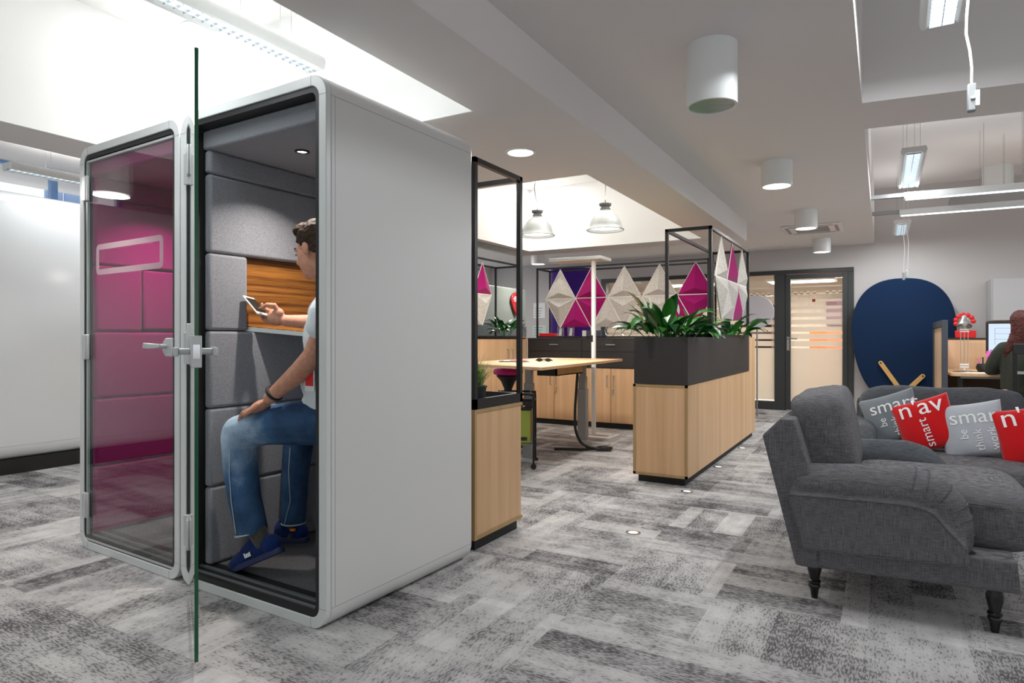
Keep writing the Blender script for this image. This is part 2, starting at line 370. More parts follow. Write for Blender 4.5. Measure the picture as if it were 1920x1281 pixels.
# ------------------------------------------------------------------ mesh helpers
class MB:
    def __init__(s):
        s.v = []; s.f = []
    def add(s, vs, fs):
        k = len(s.v)
        s.v += [tuple(p) for p in vs]; s.f += [tuple(i + k for i in q) for q in fs]
        return s
    def box(s, x0, x1, y0, y1, z0, z1):
        vs = [(x, y, z) for z in (z0, z1) for y in (y0, y1) for x in (x0, x1)]
        return s.add(vs, [(0, 2, 3, 1), (4, 5, 7, 6), (0, 1, 5, 4), (2, 6, 7, 3), (0, 4, 6, 2), (1, 3, 7, 5)])
    def obox(s, c, ax, size):
        """oriented box, ax = 3 unit vectors"""
        c = Vector(c); A = [Vector(a).normalized() for a in ax]
        vs = []
        for k in (-.5, .5):
            for j in (-.5, .5):
                for i in (-.5, .5):
                    vs.append(c + A[0] * size[0] * i + A[1] * size[1] * j + A[2] * size[2] * k)
        return s.add(vs, [(0, 2, 3, 1), (4, 5, 7, 6), (0, 1, 5, 4), (2, 6, 7, 3), (0, 4, 6, 2), (1, 3, 7, 5)])
    def bar(s, a, b, w=.025, h=None):
        a = Vector(a); b = Vector(b); d = (b - a).normalized(); h = h or w
        u = d.cross(Vector((0, 0, 1)))
        if u.length < 1e-4: u = Vector((1, 0, 0))
        u.normalize(); t = u.cross(d)
        return s.obox((a + b) / 2, (d, u, t), ((b - a).length, w, h))
    def prism(s, poly, axis, a, b):
        """poly 2d points; axis 'x','y','z' extruded between a and b"""
        n = len(poly)
        def P(p, t):
            return {'x': (t, p[0], p[1]), 'y': (p[0], t, p[1]), 'z': (p[0], p[1], t)}[axis]
        vs = [P(p, a) for p in poly] + [P(p, b) for p in poly]
        fs = [tuple(range(n))[::-1], tuple(range(n, 2 * n))] + [(i, (i + 1) % n, n + (i + 1) % n, n + i) for i in range(n)]
        return s.add(vs, fs)
    def tube(s, pts, r=.01, n=8, cap=True):
        pts = [Vector(p) for p in pts]
        rr = r if isinstance(r, (list, tuple)) else [r] * len(pts)
        k = len(s.v); prev = None
        for i, p in enumerate(pts):
            d = (pts[min(i + 1, len(pts) - 1)] - pts[max(i - 1, 0)])
            if d.length < 1e-9: d = Vector((0, 0, 1))
            d.normalize()
            if prev is None:
                u = d.cross(Vector((0, 0, 1)))
                if u.length < 1e-3: u = d.cross(Vector((1, 0, 0)))
            else:
                u = prev - d * prev.dot(d)
            u.normalize(); prev = u; w = d.cross(u)
            for j in range(n):
                a = 2 * math.pi * j / n
                s.v.append(tuple(p + (u * math.cos(a) + w * math.sin(a)) * rr[i]))
        for i in range(len(pts) - 1):
            for j in range(n):
                a = k + i * n + j; b = k + i * n + (j + 1) % n
                s.f.append((a, b, b + n, a + n))
        if cap:
            s.f.append(tuple(k + j for j in range(n))[::-1]); s.f.append(tuple(k + (len(pts) - 1) * n + j for j in range(n)))
        return s
    def lathe(s, prof, c=(0, 0, 0), n=32, closed=False, ax='z'):
        k = len(s.v)
        for (r, z) in prof:
            for j in range(n):
                a = 2 * math.pi * j / n
                p = (r * math.cos(a), r * math.sin(a), z)
                if ax == 'y': p = (p[0], p[2], p[1])
                if ax == 'x': p = (p[2], p[0], p[1])
                s.v.append((c[0] + p[0], c[1] + p[1], c[2] + p[2]))
        m = len(prof)
        for i in range(m - 1 + (1 if closed else 0)):
            for j in range(n):
                a = k + i * n + j; b = k + i * n + (j + 1) % n; i2 = (i + 1) % m
                a2 = k + i2 * n + j; b2 = k + i2 * n + (j + 1) % n
                s.f.append((a, b, b2, a2))
        if not closed:
            if prof[0][0] > 1e-6: s.f.append(tuple(k + j for j in range(n))[::-1])
            if prof[-1][0] > 1e-6: s.f.append(tuple(k + (m - 1) * n + j for j in range(n)))
        return s
    def ell(s, c, r, n=20, m=12, rot=None):
        vs = []; c = Vector(c)
        for i in range(m + 1):
            t = math.pi * i / m
            for j in range(n):
                a = 2 * math.pi * j / n
                p = Vector((r[0] * math.sin(t) * math.cos(a), r[1] * math.sin(t) * math.sin(a), r[2] * math.cos(t)))
                if rot is not None: p = rot @ p
                vs.append(c + p)
        fs = []
        for i in range(m):
            for j in range(n):
                a = i * n + j; b = i * n + (j + 1) % n
                fs.append((a, a + n, b + n, b))
        return s.add(vs, fs)
    def cap(s, a, ra, b, rb, n=14):
        """tapered capsule"""
        a = Vector(a); b = Vector(b)
        s.tube([a, b], [ra, rb], n)
        s.ell(a, (ra, ra, ra), n, 8); s.ell(b, (rb, rb, rb), n, 8)
        return s
    def chain(s, pts, rad, n=14):
        for i in range(len(pts) - 1):
            s.cap(pts[i], rad[i], pts[i + 1], rad[i + 1], n)
        return s
    def ring(s, w, h, r, t, y0, y1, n=8, x0=0, z0=0, ri=None):
        """rounded rectangle frame in xz of thickness t, extruded in y"""
        def rr(x0, x1, z0, z1, r):
            pts = []
            for cx, cz, a0 in ((x1 - r, z1 - r, 0), (x0 + r, z1 - r, 90), (x0 + r, z0 + r, 180), (x1 - r, z0 + r, 270)):
                for i in range(n + 1):
                    a = R(a0 + 90 * i / n); pts.append((cx + r * math.cos(a), cz + r * math.sin(a)))
            return pts
        o = rr(x0, x0 + w, z0, z0 + h, r); ri = max(r - t, 0.004) if ri is None else ri
        i_ = rr(x0 + t, x0 + w - t, z0 + t, z0 + h - t, ri)
        m = len(o); vs = []
        for pts, y in ((o, y0), (i_, y0), (o, y1), (i_, y1)):
            vs += [(p[0], y, p[1]) for p in pts]
        fs = []
        for k in range(m):
            q = (k + 1) % m
            fs += [(k, q, m + q, m + k), (2 * m + k, 3 * m + k, 3 * m + q, 2 * m + q), (k, 2 * m + k, 2 * m + q, q), (m + k, m + q, 3 * m + q, 3 * m + k)]
        return s.add(vs, fs)
    def xf(s, mat):
        s.v = [tuple(mat @ Vector(p)) for p in s.v]; return s
    def mesh(s, name):
        me = bpy.data.meshes.new(name); me.from_pydata(s.v, [], s.f)
        bm = bmesh.new(); bm.from_mesh(me)
        bmesh.ops.recalc_face_normals(bm, faces=bm.faces); bm.to_mesh(me); bm.free()
        return me
    def build(s, name, m, parent=None, bevel=0, smooth=False, seg=2, sub=0, auto=None):
        me = s.mesh(name)
        if isinstance(m, (list, tuple)):
            for q in m: me.materials.append(q)
        else:
            me.materials.append(m)
        o = bpy.data.objects.new(name, me); col.objects.link(o); o.parent = parent
        if bevel:
            b = o.modifiers.new('b', 'BEVEL'); b.width = bevel; b.segments = seg; b.limit_method = 'ANGLE'; b.angle_limit = R(40)
            smooth = True if auto is None else smooth
        if sub:
            q = o.modifiers.new('s', 'SUBSURF'); q.levels = sub; q.render_levels = sub
        if smooth:
            sm(o)
        return o

def sm(o, ang=40):
    me = o.data
    me.polygons.foreach_set('use_smooth', [True] * len(me.polygons))
    bm = bmesh.new(); bm.from_mesh(me)
    for e in bm.edges:
        if len(e.link_faces) == 2:
            e.smooth = e.calc_face_angle(0) < R(ang)
    bm.to_mesh(me); bm.free()

def box(*a): return MB().box(*a)

def empty(name, loc=(0, 0, 0), rz=0):
    o = bpy.data.objects.new(name, None); o.location = loc; o.rotation_euler = (0, 0, rz); o.empty_display_size = .1
    col.objects.link(o); return o

def tag(o, label, cat, group=None):
    o['label'] = label; o['category'] = cat
    if group: o['group'] = group
    return o

def thing(name, label, cat, loc=(0, 0, 0), rz=0, group=None):
    return tag(empty(name, loc, rz), label, cat, group)

def struct(o):
    o['kind'] = 'structure'; return o

def bake(o):
    """apply modifiers to a new mesh"""
    dg = bpy.context.evaluated_depsgraph_get(); dg.update()
    me = bpy.data.meshes.new_from_object(o.evaluated_get(dg))
    old = o.data; o.modifiers.clear(); o.data = me
    bpy.data.meshes.remove(old)
    return o

def organic(mb, name, m, parent=None, voxel=.005, smooth=4, fac=.5):
    o = mb.build(name, m, parent)
    r = o.modifiers.new('r', 'REMESH'); r.mode = 'VOXEL'; r.voxel_size = voxel; r.use_smooth_shade = True
    s_ = o.modifiers.new('s', 'SMOOTH'); s_.iterations = smooth; s_.factor = fac
    bake(o)
    o.data.polygons.foreach_set('use_smooth', [True] * len(o.data.polygons))
    if not o.data.materials: o.data.materials.append(m)
    return o

def text_mesh(txt, size, spacing=1.0, extrude=.0006, sub=0):
    c = bpy.data.curves.new('t', 'FONT'); c.body = txt; c.size = size; c.extrude = extrude; c.space_character = spacing
    c.resolution_u = 4
    o = bpy.data.objects.new('t', c); col.objects.link(o)
    dg = bpy.context.evaluated_depsgraph_get(); dg.update()
    me = bpy.data.meshes.new_from_object(o.evaluated_get(dg))
    bpy.data.objects.remove(o); bpy.data.curves.remove(c)
    bm = bmesh.new(); bm.from_mesh(me)
    bmesh.ops.triangulate(bm, faces=bm.faces)
    for _ in range(sub):
        ed = [e for e in bm.edges if e.calc_length() > .012]
        if ed: bmesh.ops.subdivide_edges(bm, edges=ed, cuts=1)
        bmesh.ops.triangulate(bm, faces=bm.faces)
    bm.to_mesh(me); bm.free()
    return me

def copy_tree(o, parent=None):
    c = o.copy(); col.objects.link(c)
    if parent is not None: c.parent = parent
    for ch in [q for q in bpy.data.objects if q.parent == o]:
        copy_tree(ch, c)
    return c

# ------------------------------------------------------------------ the room
BW = 11.28      # back wall
struct(box(-8, 6, -4, 15.6, -.05, 0).build('floor', M['carpet']))
c = MB()
c.box(-4.75, -4.33, -4, 8.43, 2.39, 2.60)
c.box(-4.33, -1.90, 2.93, 4.47, 2.39, 2.60)
c.box(-4.33, -1.90, 8.03, 8.43, 2.39, 2.60)
c.box(-4.33, -1.90, -4, -1.6, 2.39, 2.60)
struct(c.build('ceiling', M['ceilpaint']))
c = MB(); c.box(-1.90, -1.47, -4, 8.435, 2.375, 2.75)
struct(c.build('ceiling', M['ceilpaint']))
c = MB()
for y0, y1 in ((-1.6, 2.93), (4.47, 8.03)):
    c.box(-4.33, -4.322, y0, y1, 2.391, 3.28); c.box(-1.908, -1.90, y0, y1, 2.391, 3.28)
    c.box(-4.33, -1.90, y0, y0 + .008, 2.391, 3.28); c.box(-4.33, -1.90, y1 - .008, y1, 2.391, 3.28)
    c.box(-4.40, -1.85, y0 - .05, y1 + .05, 3.25, 3.30)
struct(c.build('ceiling', M['well']))
c = MB()
c.box(-1.47, -.11, -4, BW, 2.61, 3.50)
c.box(-8, -1.47, 8.43, BW, 2.61, 2.75)
c.box(-8, -4.75, -4, 8.43, 2.80, 2.95)
struct(c.build('ceiling', M['ceilpaint']))
c = MB(); c.box(-.12, 6, -4, BW, 3.43, 3.6)
struct(c.build('ceiling', M['ceilpaint']))
# bulkhead crossing the right hand bay, slightly skewed
sk = .125
struct(MB().prism([(-.11, 4.52), (6, 4.52 + 6.1 * sk), (6, 5.09 + 6.1 * sk), (-.11, 5.09)], 'z', 2.61, 3.43).build('trim_1', M['ceilpaint']))
# back wall with glazed opening
c = MB()
c.box(-.386, 6, BW, BW + .15, 0, 3.45)
c.box(-8, -.386, BW, BW + .15, 2.265, 2.7)
c.box(-8, -4.55, BW, BW + .15, 0, 2.265)
struct(c.build('wall_back', M['wallpaint']))
# left window wall with high strip windows
WX = -6.97
c = MB()
c.box(WX - .12, WX, -4, 8.6, 0, 2.2)
c.box(WX - .12, WX, 8.6, BW, 0, 1.0)
c.box(WX - .12, WX, 4.6, 8.6, 2.2, 2.8)
c.box(WX - .12, WX, 8.6, 11.1, 2.55, 2.8)
c.box(WX - .12, WX, 11.1, BW, 1.0, 2.8)
c.box(WX - .12, WX, -4, .4, 2.2, 2.8)
struct(c.build('wall_left', M['wallpaint']))
w = struct(empty('window_1', (WX - .06, 0, 0)))
f = MB()
for y in (.42, 3.24, 4.58):
    f.box(-.03, .03, y - .03, y + .03, 2.2, 2.8)
f.box(-.03, .03, .4, 4.6, 2.2, 2.23); f.box(-.03, .03, .4, 4.6, 2.77, 2.8)
f.build('window_frame', flat('blue_frame', srgb(120, 160, 214), .4), w)
box(-.005, .005, .42, 4.58, 2.23, 2.77).build('pane', M['windowglass'], w)
w = struct(empty('window_3', (WX - .06, 0, 0)))
f = MB()
for y in (8.62, 9.85, 11.08): f.box(-.03, .03, y - .03, y + .03, 1.0, 2.55)
f.box(-.03, .03, 8.6, 11.1, 1.0, 1.03); f.box(-.03, .03, 8.6, 11.1, 2.52, 2.55)
f.build('window_frame', bpy.data.materials['blue_frame'], w)
box(-.005, .005, 8.62, 11.08, 1.03, 2.52).build('pane', M['windowglass'], w)
# facade outside the window
fa = MB()
for i in range(14):
    fa.box(-9.0, -8.97 + (i % 2) * .02, 4.05 + i * .22, 4.05 + i * .22 + .2, 0, 5)
tag(fa.build('cladding_wall', M['bluewin']), 'pale blue ribbed cladding seen through the strip window', 'wall')
# right wall and front window wall behind the camera
c = MB(); c.box(5.9, 6.0, -4, BW, 0, .9); c.box(5.9, 6.0, -4, BW, 2.6, 3.45)
for y in (-4, 0, 4, 8, BW - .2): c.box(5.9, 6.0, y, y + .2, .9, 2.6)
struct(c.build('wall_right', M['wallpaint']))
c = MB(); c.box(-8, 6, -4.1, -4, 0, .5); c.box(-8, 6, -4.1, -4, 2.6, 3.5)
for x in (-8, -5, -2, 1, 4, 5.8): c.box(x, x + .2, -4.1, -4, .5, 2.6)
struct(c.build('wall_front', M['wallpaint']))
# rooms behind the glass
c = MB(); c.box(-8, 6, 15.5, 15.6, 0, 2.9); c.box(-8, 6, BW + .15, 15.5, 2.62, 2.8); c.box(-.3, -.2, BW + .15, 15.5, 0, 2.62)
c.box(-8.1, -8, BW, 15.5, 0, 2.9)
struct(c.build('wall_far', M['beige']))
struct(box(-.386, 6, BW - .012, BW, 0, .07).build('baseboard_back', M['alupaint']))

# glazed partition and door
part = struct(empty('window_2', (0, BW, 0)))
fr = MB()
fr.box(-4.55, -.386, -.03, .12, 2.20, 2.265)
fr.box(-4.55, -1.36, -.03, .10, 0, .135)
for x0, x1 in ((-1.53, -1.36), (-2.9, -2.8), (-4.55, -4.45)): fr.box(x0, x1, -.03, .10, .135, 2.20)
fr.box(-.467, -.386, -.03, .12, 0, 2.20)
fr.build('window_frame', flat('dark_grey_frame', srgb(52, 54, 55), .45), part, bevel=.004)
box(-4.45, -1.53, .03, .04, .135, 2.20).build('pane', M['windowglass'], part)
def film_bands(x0, x1, y, parent, nm='privacy_film'):
    f = MB()
    f.box(x0, x1, y, y + .002, .16, 1.005)
    z = 1.035; hgt = [.085, .082, .078, .072, .062, .052, .04, .028, .018]
    for h in hgt:
        f.box(x0, x1, y, y + .002, z, z + h); z += .118
    f.build(nm, M['frost'], parent)
    f = MB(); k = 0; x = x0 + .05
    while x < x1 - .05:
        if k != 4: f.box(x, x + .045, y, y + .002, 1.87, 1.915)
        x += .092; k += 1
    if f.v: f.build('film_squares', M['frost'], parent)
film_bands(-4.45, -1.53, .022, part)
dark = bpy.data.materials['dark_grey_frame']
dr = struct(empty('door_1', (0, BW, 0)))
f = MB()
f.box(-1.36, -1.286, -.045, .03, .01, 2.19); f.box(-.541, -.467, -.045, .03, .01, 2.19)
f.box(-1.286, -.541, -.045, .03, 2.117, 2.19); f.box(-1.286, -.541, -.045, .03, .01, .145)
f.build('door_leaf', dark, dr, bevel=.004)
box(-1.286, -.541, -.01, 0, .145, 2.117).build('pane', M['windowglass'], dr)
film_bands(-1.286, -.541, -.016, dr)
box(-.97, -.925, -.017, -.015, 1.742, 1.787).build('red_square', flat('dark_red_square', srgb(120, 12, 20), .6), dr)
h = MB(); h.box(-1.34, -1.30, -.056, -.045, .97, 1.19)
h.tube([(-1.32, -.05, 1.16), (-1.32, -.10, 1.16), (-1.30, -.105, 1.16), (-1.18, -.105, 1.155)], .01)
h.build('door_handle', M['alu'], dr, smooth=True)

# what stands in the rooms behind the glass
tag(box(-1.05, -.45, 15.40, 15.46, 1.45, 2.0).build('poster', M['mauve']), 'mauve poster on the wall behind the glazed door', 'poster')
ob = thing('lounge_seat', 'orange seat blurred behind the glazed door film', 'seat', (-.95, 14.3, 0))
box(-.35, .55, -.3, .3, .12, .42).build('seat', M['orangeseat'], ob, bevel=.05, smooth=True)
box(-.35, .55, .2, .36, .42, 1.35).build('backrest', M['orangeseat'], ob, bevel=.05, smooth=True)
for x in (-.3, .45):
    for y in (-.25, .2): box(x, x + .05, y, y + .05, 0, .12).build('leg', M['blackmetal'], ob)
shf = thing('bookshelf', 'dark shelf standing behind the glass left of the door', 'shelf', (-2.6, 15.2, 0))
s_ = MB(); s_.box(-.5, .5, .25, .28, 0, 1.9)
for z in (0, .38, .76, 1.14, 1.52, 1.88): s_.box(-.5, .5, -.1, .28, z, z + .03)
s_.box(-.52, -.49, -.1, .28, 0, 1.91).box(.49, .52, -.1, .28, 0, 1.91)
s_.build('carcass', flat('shelf_brown', srgb(86, 66, 64), .6), shf)
pl = thing('pendant_panel_light', 'flat square pendant light behind the glazed door', 'light', (-1.35, 13.5, 2.25))
box(-.6, .6, -.35, .35, 0, .04).build('housing', M['whiteplastic'], pl, bevel=.006)
for x in (-.5, .49): box(x, x + .01, 0, .01, .04, .38).build('suspension_wire', M['wire'], pl)
box(-.56, .56, -.31, .31, -.004, 0).build('diffuser', M['lampglow'], pl)
area_light('light', (0, 0, -.02), (0, 0, 0), 1.1, .6, 95, pl, (1, .92, .84))
pl2 = copy_tree(pl); pl2.location = (-3.4, 13.3, 2.25); pl2['label'] = 'flat pendant light behind the glass left of the door post'

# ------------------------------------------------------------------ lamps
def linear_pendant(label, loc, rz, L, wires, power=14, up=0, width=.19, group=None, tubecol=None, wl=.8):
    t = thing('linear_pendant_light', label, 'pendant light', loc, rz, group)
    h = width / 2
    prof = [(-h, .0), (-h + .012, -.035), (-h + .03, -.035), (-h + .045, -.02), (h - .045, -.02), (h - .03, -.035), (h - .012, -.035), (h, .0), (h - .01, .03), (-h + .01, .03)]
    MB().prism(prof, 'y', 0, L).build('housing', M['whiteplastic'], t, bevel=.003)
    # louvre: cross blades and side reflectors
    lv = MB(); n = int(L / .045)
    for i in range(n + 1):
        y = .01 + (L - .02) * i / n
        lv.box(-h + .045, h - .045, y - .0015, y + .0015, -.034, -.021)
    lv.box(-.0015, .0015, 0, L, -.034, -.021)
    lv.build('louvre', M['louvre'], t)
    box(-h + .047, h - .047, .01, L - .01, -.0212, -.0202).build('tube', tubecol or M['tube'], t)
    for y in wires:
        for x in (-h * .5, h * .5): MB().tube([(x, y, .03), (x, y, wl)], .0014, 5).build('suspension_wire', M['wire'], t)
    area_light('light', (0, L / 2, -.045), (0, 0, 0), width * .5, L * .95, power, t, (.93, .97, 1))
    if up: area_light('added_uplight', (0, L / 2, .05), (R(180), 0, 0), width * .7, L * .95, up, t, (1, 1, 1))
    return t

linear_pendant('long white louvred pendant light hanging above the front booth', (-2.66, .75, 2.635), 0, 1.75, (.25, 1.25, 1.55), 12, up=12, width=.16, wl=.62)
linear_pendant('white louvred pendant light under the left strip window', (-6.15, 2.5, 2.56), 0, 2.2, (.3, 1.9), 10, up=5, width=.17, wl=.24)
linear_pendant('white louvred pendant light nearest the camera at top right', (.235, 2.45, 2.785), R(-1), 1.5, (1.3,), 26, width=.2, wl=.64)
linear_pendant('short louvred pendant light hanging behind the bulkhead', (.235, 6.55, 2.785), 0, 1.45, (.12, 1.3), 22, up=2, width=.2, wl=.64)
linear_pendant('farthest louvred pendant light above the navy screen', (.22, 9.7, 2.66), 0, 1.0, (.1, .9), 16, up=2, width=.2, wl=.77)
def long_light(label, x, y, rz, L, z, dy):
    t = linear_pendant(label, (x, y, z), R(-90) + rz, L, (1.0, 3.0), 34, up=4, width=.12, wl=3.43 - z)
    box(-.03, .03, -.75, 0, -.01, .03).build('mounting_rail', M['greyplastic'], t)
    box(-.026, .026, .02, L - .02, -.043, -.0352).build('light_strip', M['tube'], t)
    return t
long_light('long louvred pendant light on a rail, the nearer of the pair', .19, 7.90, R(3.5), 4.2, 2.65, 0)
long_light('long louvred pendant light on a rail, the farther of the pair', .17, 8.92, R(2), 4.2, 2.65, 0)
ap = thing('acoustic_ceiling_panel', 'flat grey acoustic panel hung between the long lights', 'ceiling panel', (.62, 8.15, 2.66))
MB().prism([(0, 0), (3, .15), (3, .7), (.02, .62)], 'z', 0, .03).build('panel', M['greyplastic'], ap)
for x, y in ((.3, .2), (.3, .5), (2, .3)): MB().tube([(x, y, .03), (x, y, .77)], .0014, 5).build('suspension_wire', M['wire'], ap)

def cyl_lamp(label, x, y, zc, r=.12, h=.29, on=True, power=9, group='white cylinder lamps on the ceiling', seg=40):
    t = thing('cylinder_ceiling_lamp', label, 'ceiling lamp', (x, y, zc), 0, group)
    MB().lathe([(r, 0), (r, -h), (r - .012, -h), (r - .012, -.02), (0, -.02)], n=seg).build('housing', M['whiteplastic'], t, bevel=0, smooth=True)
    if on:
        MB().lathe([(0, -h + .012), (r - .014, -h + .012)], n=seg).build('diffuser', M['lampglow'], t)
        area_light('light', (0, 0, -h - .01), (0, 0, 0), r * 1.7, 0, power, t, disk=True)
    else:
        MB().lathe([(r - .013, -h + .004), (.07, -h + .11), (.03, -h + .13), (0, -h + .13)], n=seg).build('reflector', M['louvre'], t, smooth=True)
        b = MB()
        b.box(-r + .014, r - .014, -.002, .002, -h + .003, -h + .012); b.box(-.002, .002, -r + .014, r - .014, -h + .003, -h + .012)
        b.xf(Matrix.Rotation(R(25), 4, 'Z')).build('cross_blade', M['louvre'], t)
    return t
cyl_lamp('unlit white cylinder ceiling lamp with chrome reflector, nearest and largest', -.735, 3.27, 2.61, .122, .30, on=False)
cyl_lamp('lit white cylinder ceiling lamp, second from the camera', -.755, 5.69, 2.61, .12, .20, power=10)
cyl_lamp('lit white cylinder ceiling lamp in front of the air vent', -.755, 8.01, 2.61, .12, .205, power=8)
cyl_lamp('lit white cylinder ceiling lamp, farthest, near the glazed door', -.765, 10.35, 2.61, .118, .20, power=6)
cyl_lamp('lit white cylinder lamp mirrored in the closed booth door', -4.60, 1.50, 2.39, .12, .25, power=8)
cyl_lamp('short wide white cylinder lamp high behind the long lights', 1.32, 10.6, 3.43, .17, .35, on=False, group=None)
cyl_lamp('small lit cylinder lamp behind the shelf frames at the back left', -4.95, 9.5, 2.61, .12, .22, power=16)

def downlight(label, x, y, z, r=.085, power=10):
    t = thing('recessed_downlight', label, 'downlight', (x, y, z), 0, 'recessed downlights')
    MB().lathe([(r + .018, 0), (r + .018, -.006), (r, -.008), (r, 0)], n=40).build('trim_ring', M['whiteplastic'], t, smooth=True)
    MB().lathe([(0, -.003), (r, -.003)], n=40).build('diffuser', M['lampglow'], t)
    area_light('light', (0, 0, -.02), (0, 0, 0), r * 1.8, 0, power, t, disk=True)
downlight('round recessed downlight in the ceiling between the two light wells', -2.07, 3.72, 2.39)
downlight('round glowing downlight high in the light well above the booths', -4.0, 3.0 - .25, 3.25, .12, 12)
downlight('round downlight added above the sage sofa to brighten the back', -5.9, 8.9, 2.61, .085, 22)  # added lamp that lifts the dim walls at the back left
downlight('round downlight at the top of the rear light well', -3.95, 7.62, 3.25, .09, 12)

def bell(label, x, y, zb, top):
    t = thing('bell_pendant_lamp', label, 'pendant lamp', (x, y, zb), 0, 'silver bell pendant lamps')
    prof = [(.178, 0), (.184, .006), (.180, .012), (.168, .022), (.160, .05), (.145, .095), (.118, .14), (.085, .175), (.055, .195), (.045, .2),
            (.045, .196), (.08, .17), (.112, .135), (.139, .092), (.154, .05), (.164, .018), (.17, .004)]
    MB().lathe(prof, n=48, closed=True).build('shade', M['alupaint'], t, smooth=True)
    MB().lathe([(0, .03), (.158, .03)], n=40).build('diffuser', M['lampglow'], t)
    MB().lathe([(.05, .196), (.05, .215), (.042, .22), (.042, .236), (.055, .24), (.06, .255), (.06, .262), (.0, .262)], n=32).build('cap', flat('bell_cap', srgb(110, 112, 112), .4), t, smooth=True)
    wob = [(0, 0, .26), (.005, 0, .33), (-.02, .0, .40), (-.035, 0, .50), (-.02, 0, .6), (-.015, 0, top - zb)] if x < -2.5 else [(0, 0, .26), (.002, 0, .4), (0, 0, top - zb)]
    MB().tube(wob, .004, 6).build('cord', M['black'], t, smooth=True)
    area_light('light', (0, 0, -.01), (0, 0, 0), .3, 0, 16, t, disk=True)
    area_light('added_uplight', (0, 0, .30), (R(180), 0, 0), .25, 0, 15, t, disk=True)  # added light over the closed cap, brightens the rear well
bell('silver bell pendant lamp on a wavy cord, left of the pair', -3.085, 5.9, 2.215, 3.25)
bell('silver bell pendant lamp on a straight cord, right of the pair', -2.34, 5.9, 2.21, 3.25)

# air vents
cs = thing('ceiling_air_cassette', 'square ceiling air conditioning grille beside the cylinder lamps', 'air vent', (-.80, 9.32, 2.61))
v = MB(); v.box(-.35, .35, -.35, .35, -.02, 0)
v.build('panel', M['whiteplastic'], cs, bevel=.01)
v = MB()
for s1 in (-1, 1):
    v.box(-.26, .26, s1 * .29 - .02, s1 * .29 + .02, -.024, -.019); v.box(s1 * .29 - .02, s1 * .29 + .02, -.26, .26, -.024, -.019)
for i in range(9): v.box(-.2, .2, -.2 + i * .05 - .008, -.2 + i * .05 + .008, -.024, -.019)
v.build('grille', M['greyplastic'], cs)
for (x, y, lb) in ((-4.54, 7.3, 'slim rectangular ceiling vent above the left cabinets'),):
    t = thing('ceiling_vent', lb, 'air vent', (x, y, 2.39))
    box(-.1, .1, -.55, .55, -.008, 0).build('frame', M['greyplastic'], t)
    v = MB()
    for i in range(5): v.box(-.08 + i * .035, -.065 + i * .035, -.52, .52, -.012, -.008)
    v.build('slats', M['alu'], t)

# switch on its cable, top right
sw = thing('pull_switch', 'grey rocker switch hanging on a pale cable at top right', 'switch', (.352, 3.6, 2.195))
b = MB(); b.box(-.017, .017, -.02, .02, 0, .125); b.build('switch_body', M['greyplastic'], sw, bevel=.006)
b = MB(); b.box(.010, .03, -.024, -.019, .018, .09); b.box(-.006, .012, -.03, -.019, .05, .062); b.build('rocker', M['alupaint'], sw, bevel=.002)
MB().tube([(0, 0, .12), (.001, 0, .2), (-.006, 0, .28), (-.02, 0, .36), (-.018, 0, .44), (-.010, 0, .54), (-.008, 0, .7), (-.01, 0, 1.235)], .006, 8).build('cable', M['cable'], sw, smooth=True)
for i, (x, z0, lb) in enumerate(((.232, 1.905, 'thin pale cable with grey clip, left of the two above the navy screen'), (.272, 1.93, 'thin pale cable with clip, right of the two above the navy screen'))):
    t = thing('pull_switch', lb, 'switch', (x, 9.6, z0), 0)
    box(-.016, .016, -.012, .012, 0, .095).build('switch_body', M['alu'] if i else M['greyplastic'], t, bevel=.004)
    MB().tube([(0, 0, .09), (.004 * i, 0, .2), (.012, 0, .4 + .05 * i), (-.004, 0, .58), (.006, 0, .75), (0, 0, 1.5)], .004, 6).build('cable', M['cable'], t, smooth=True)

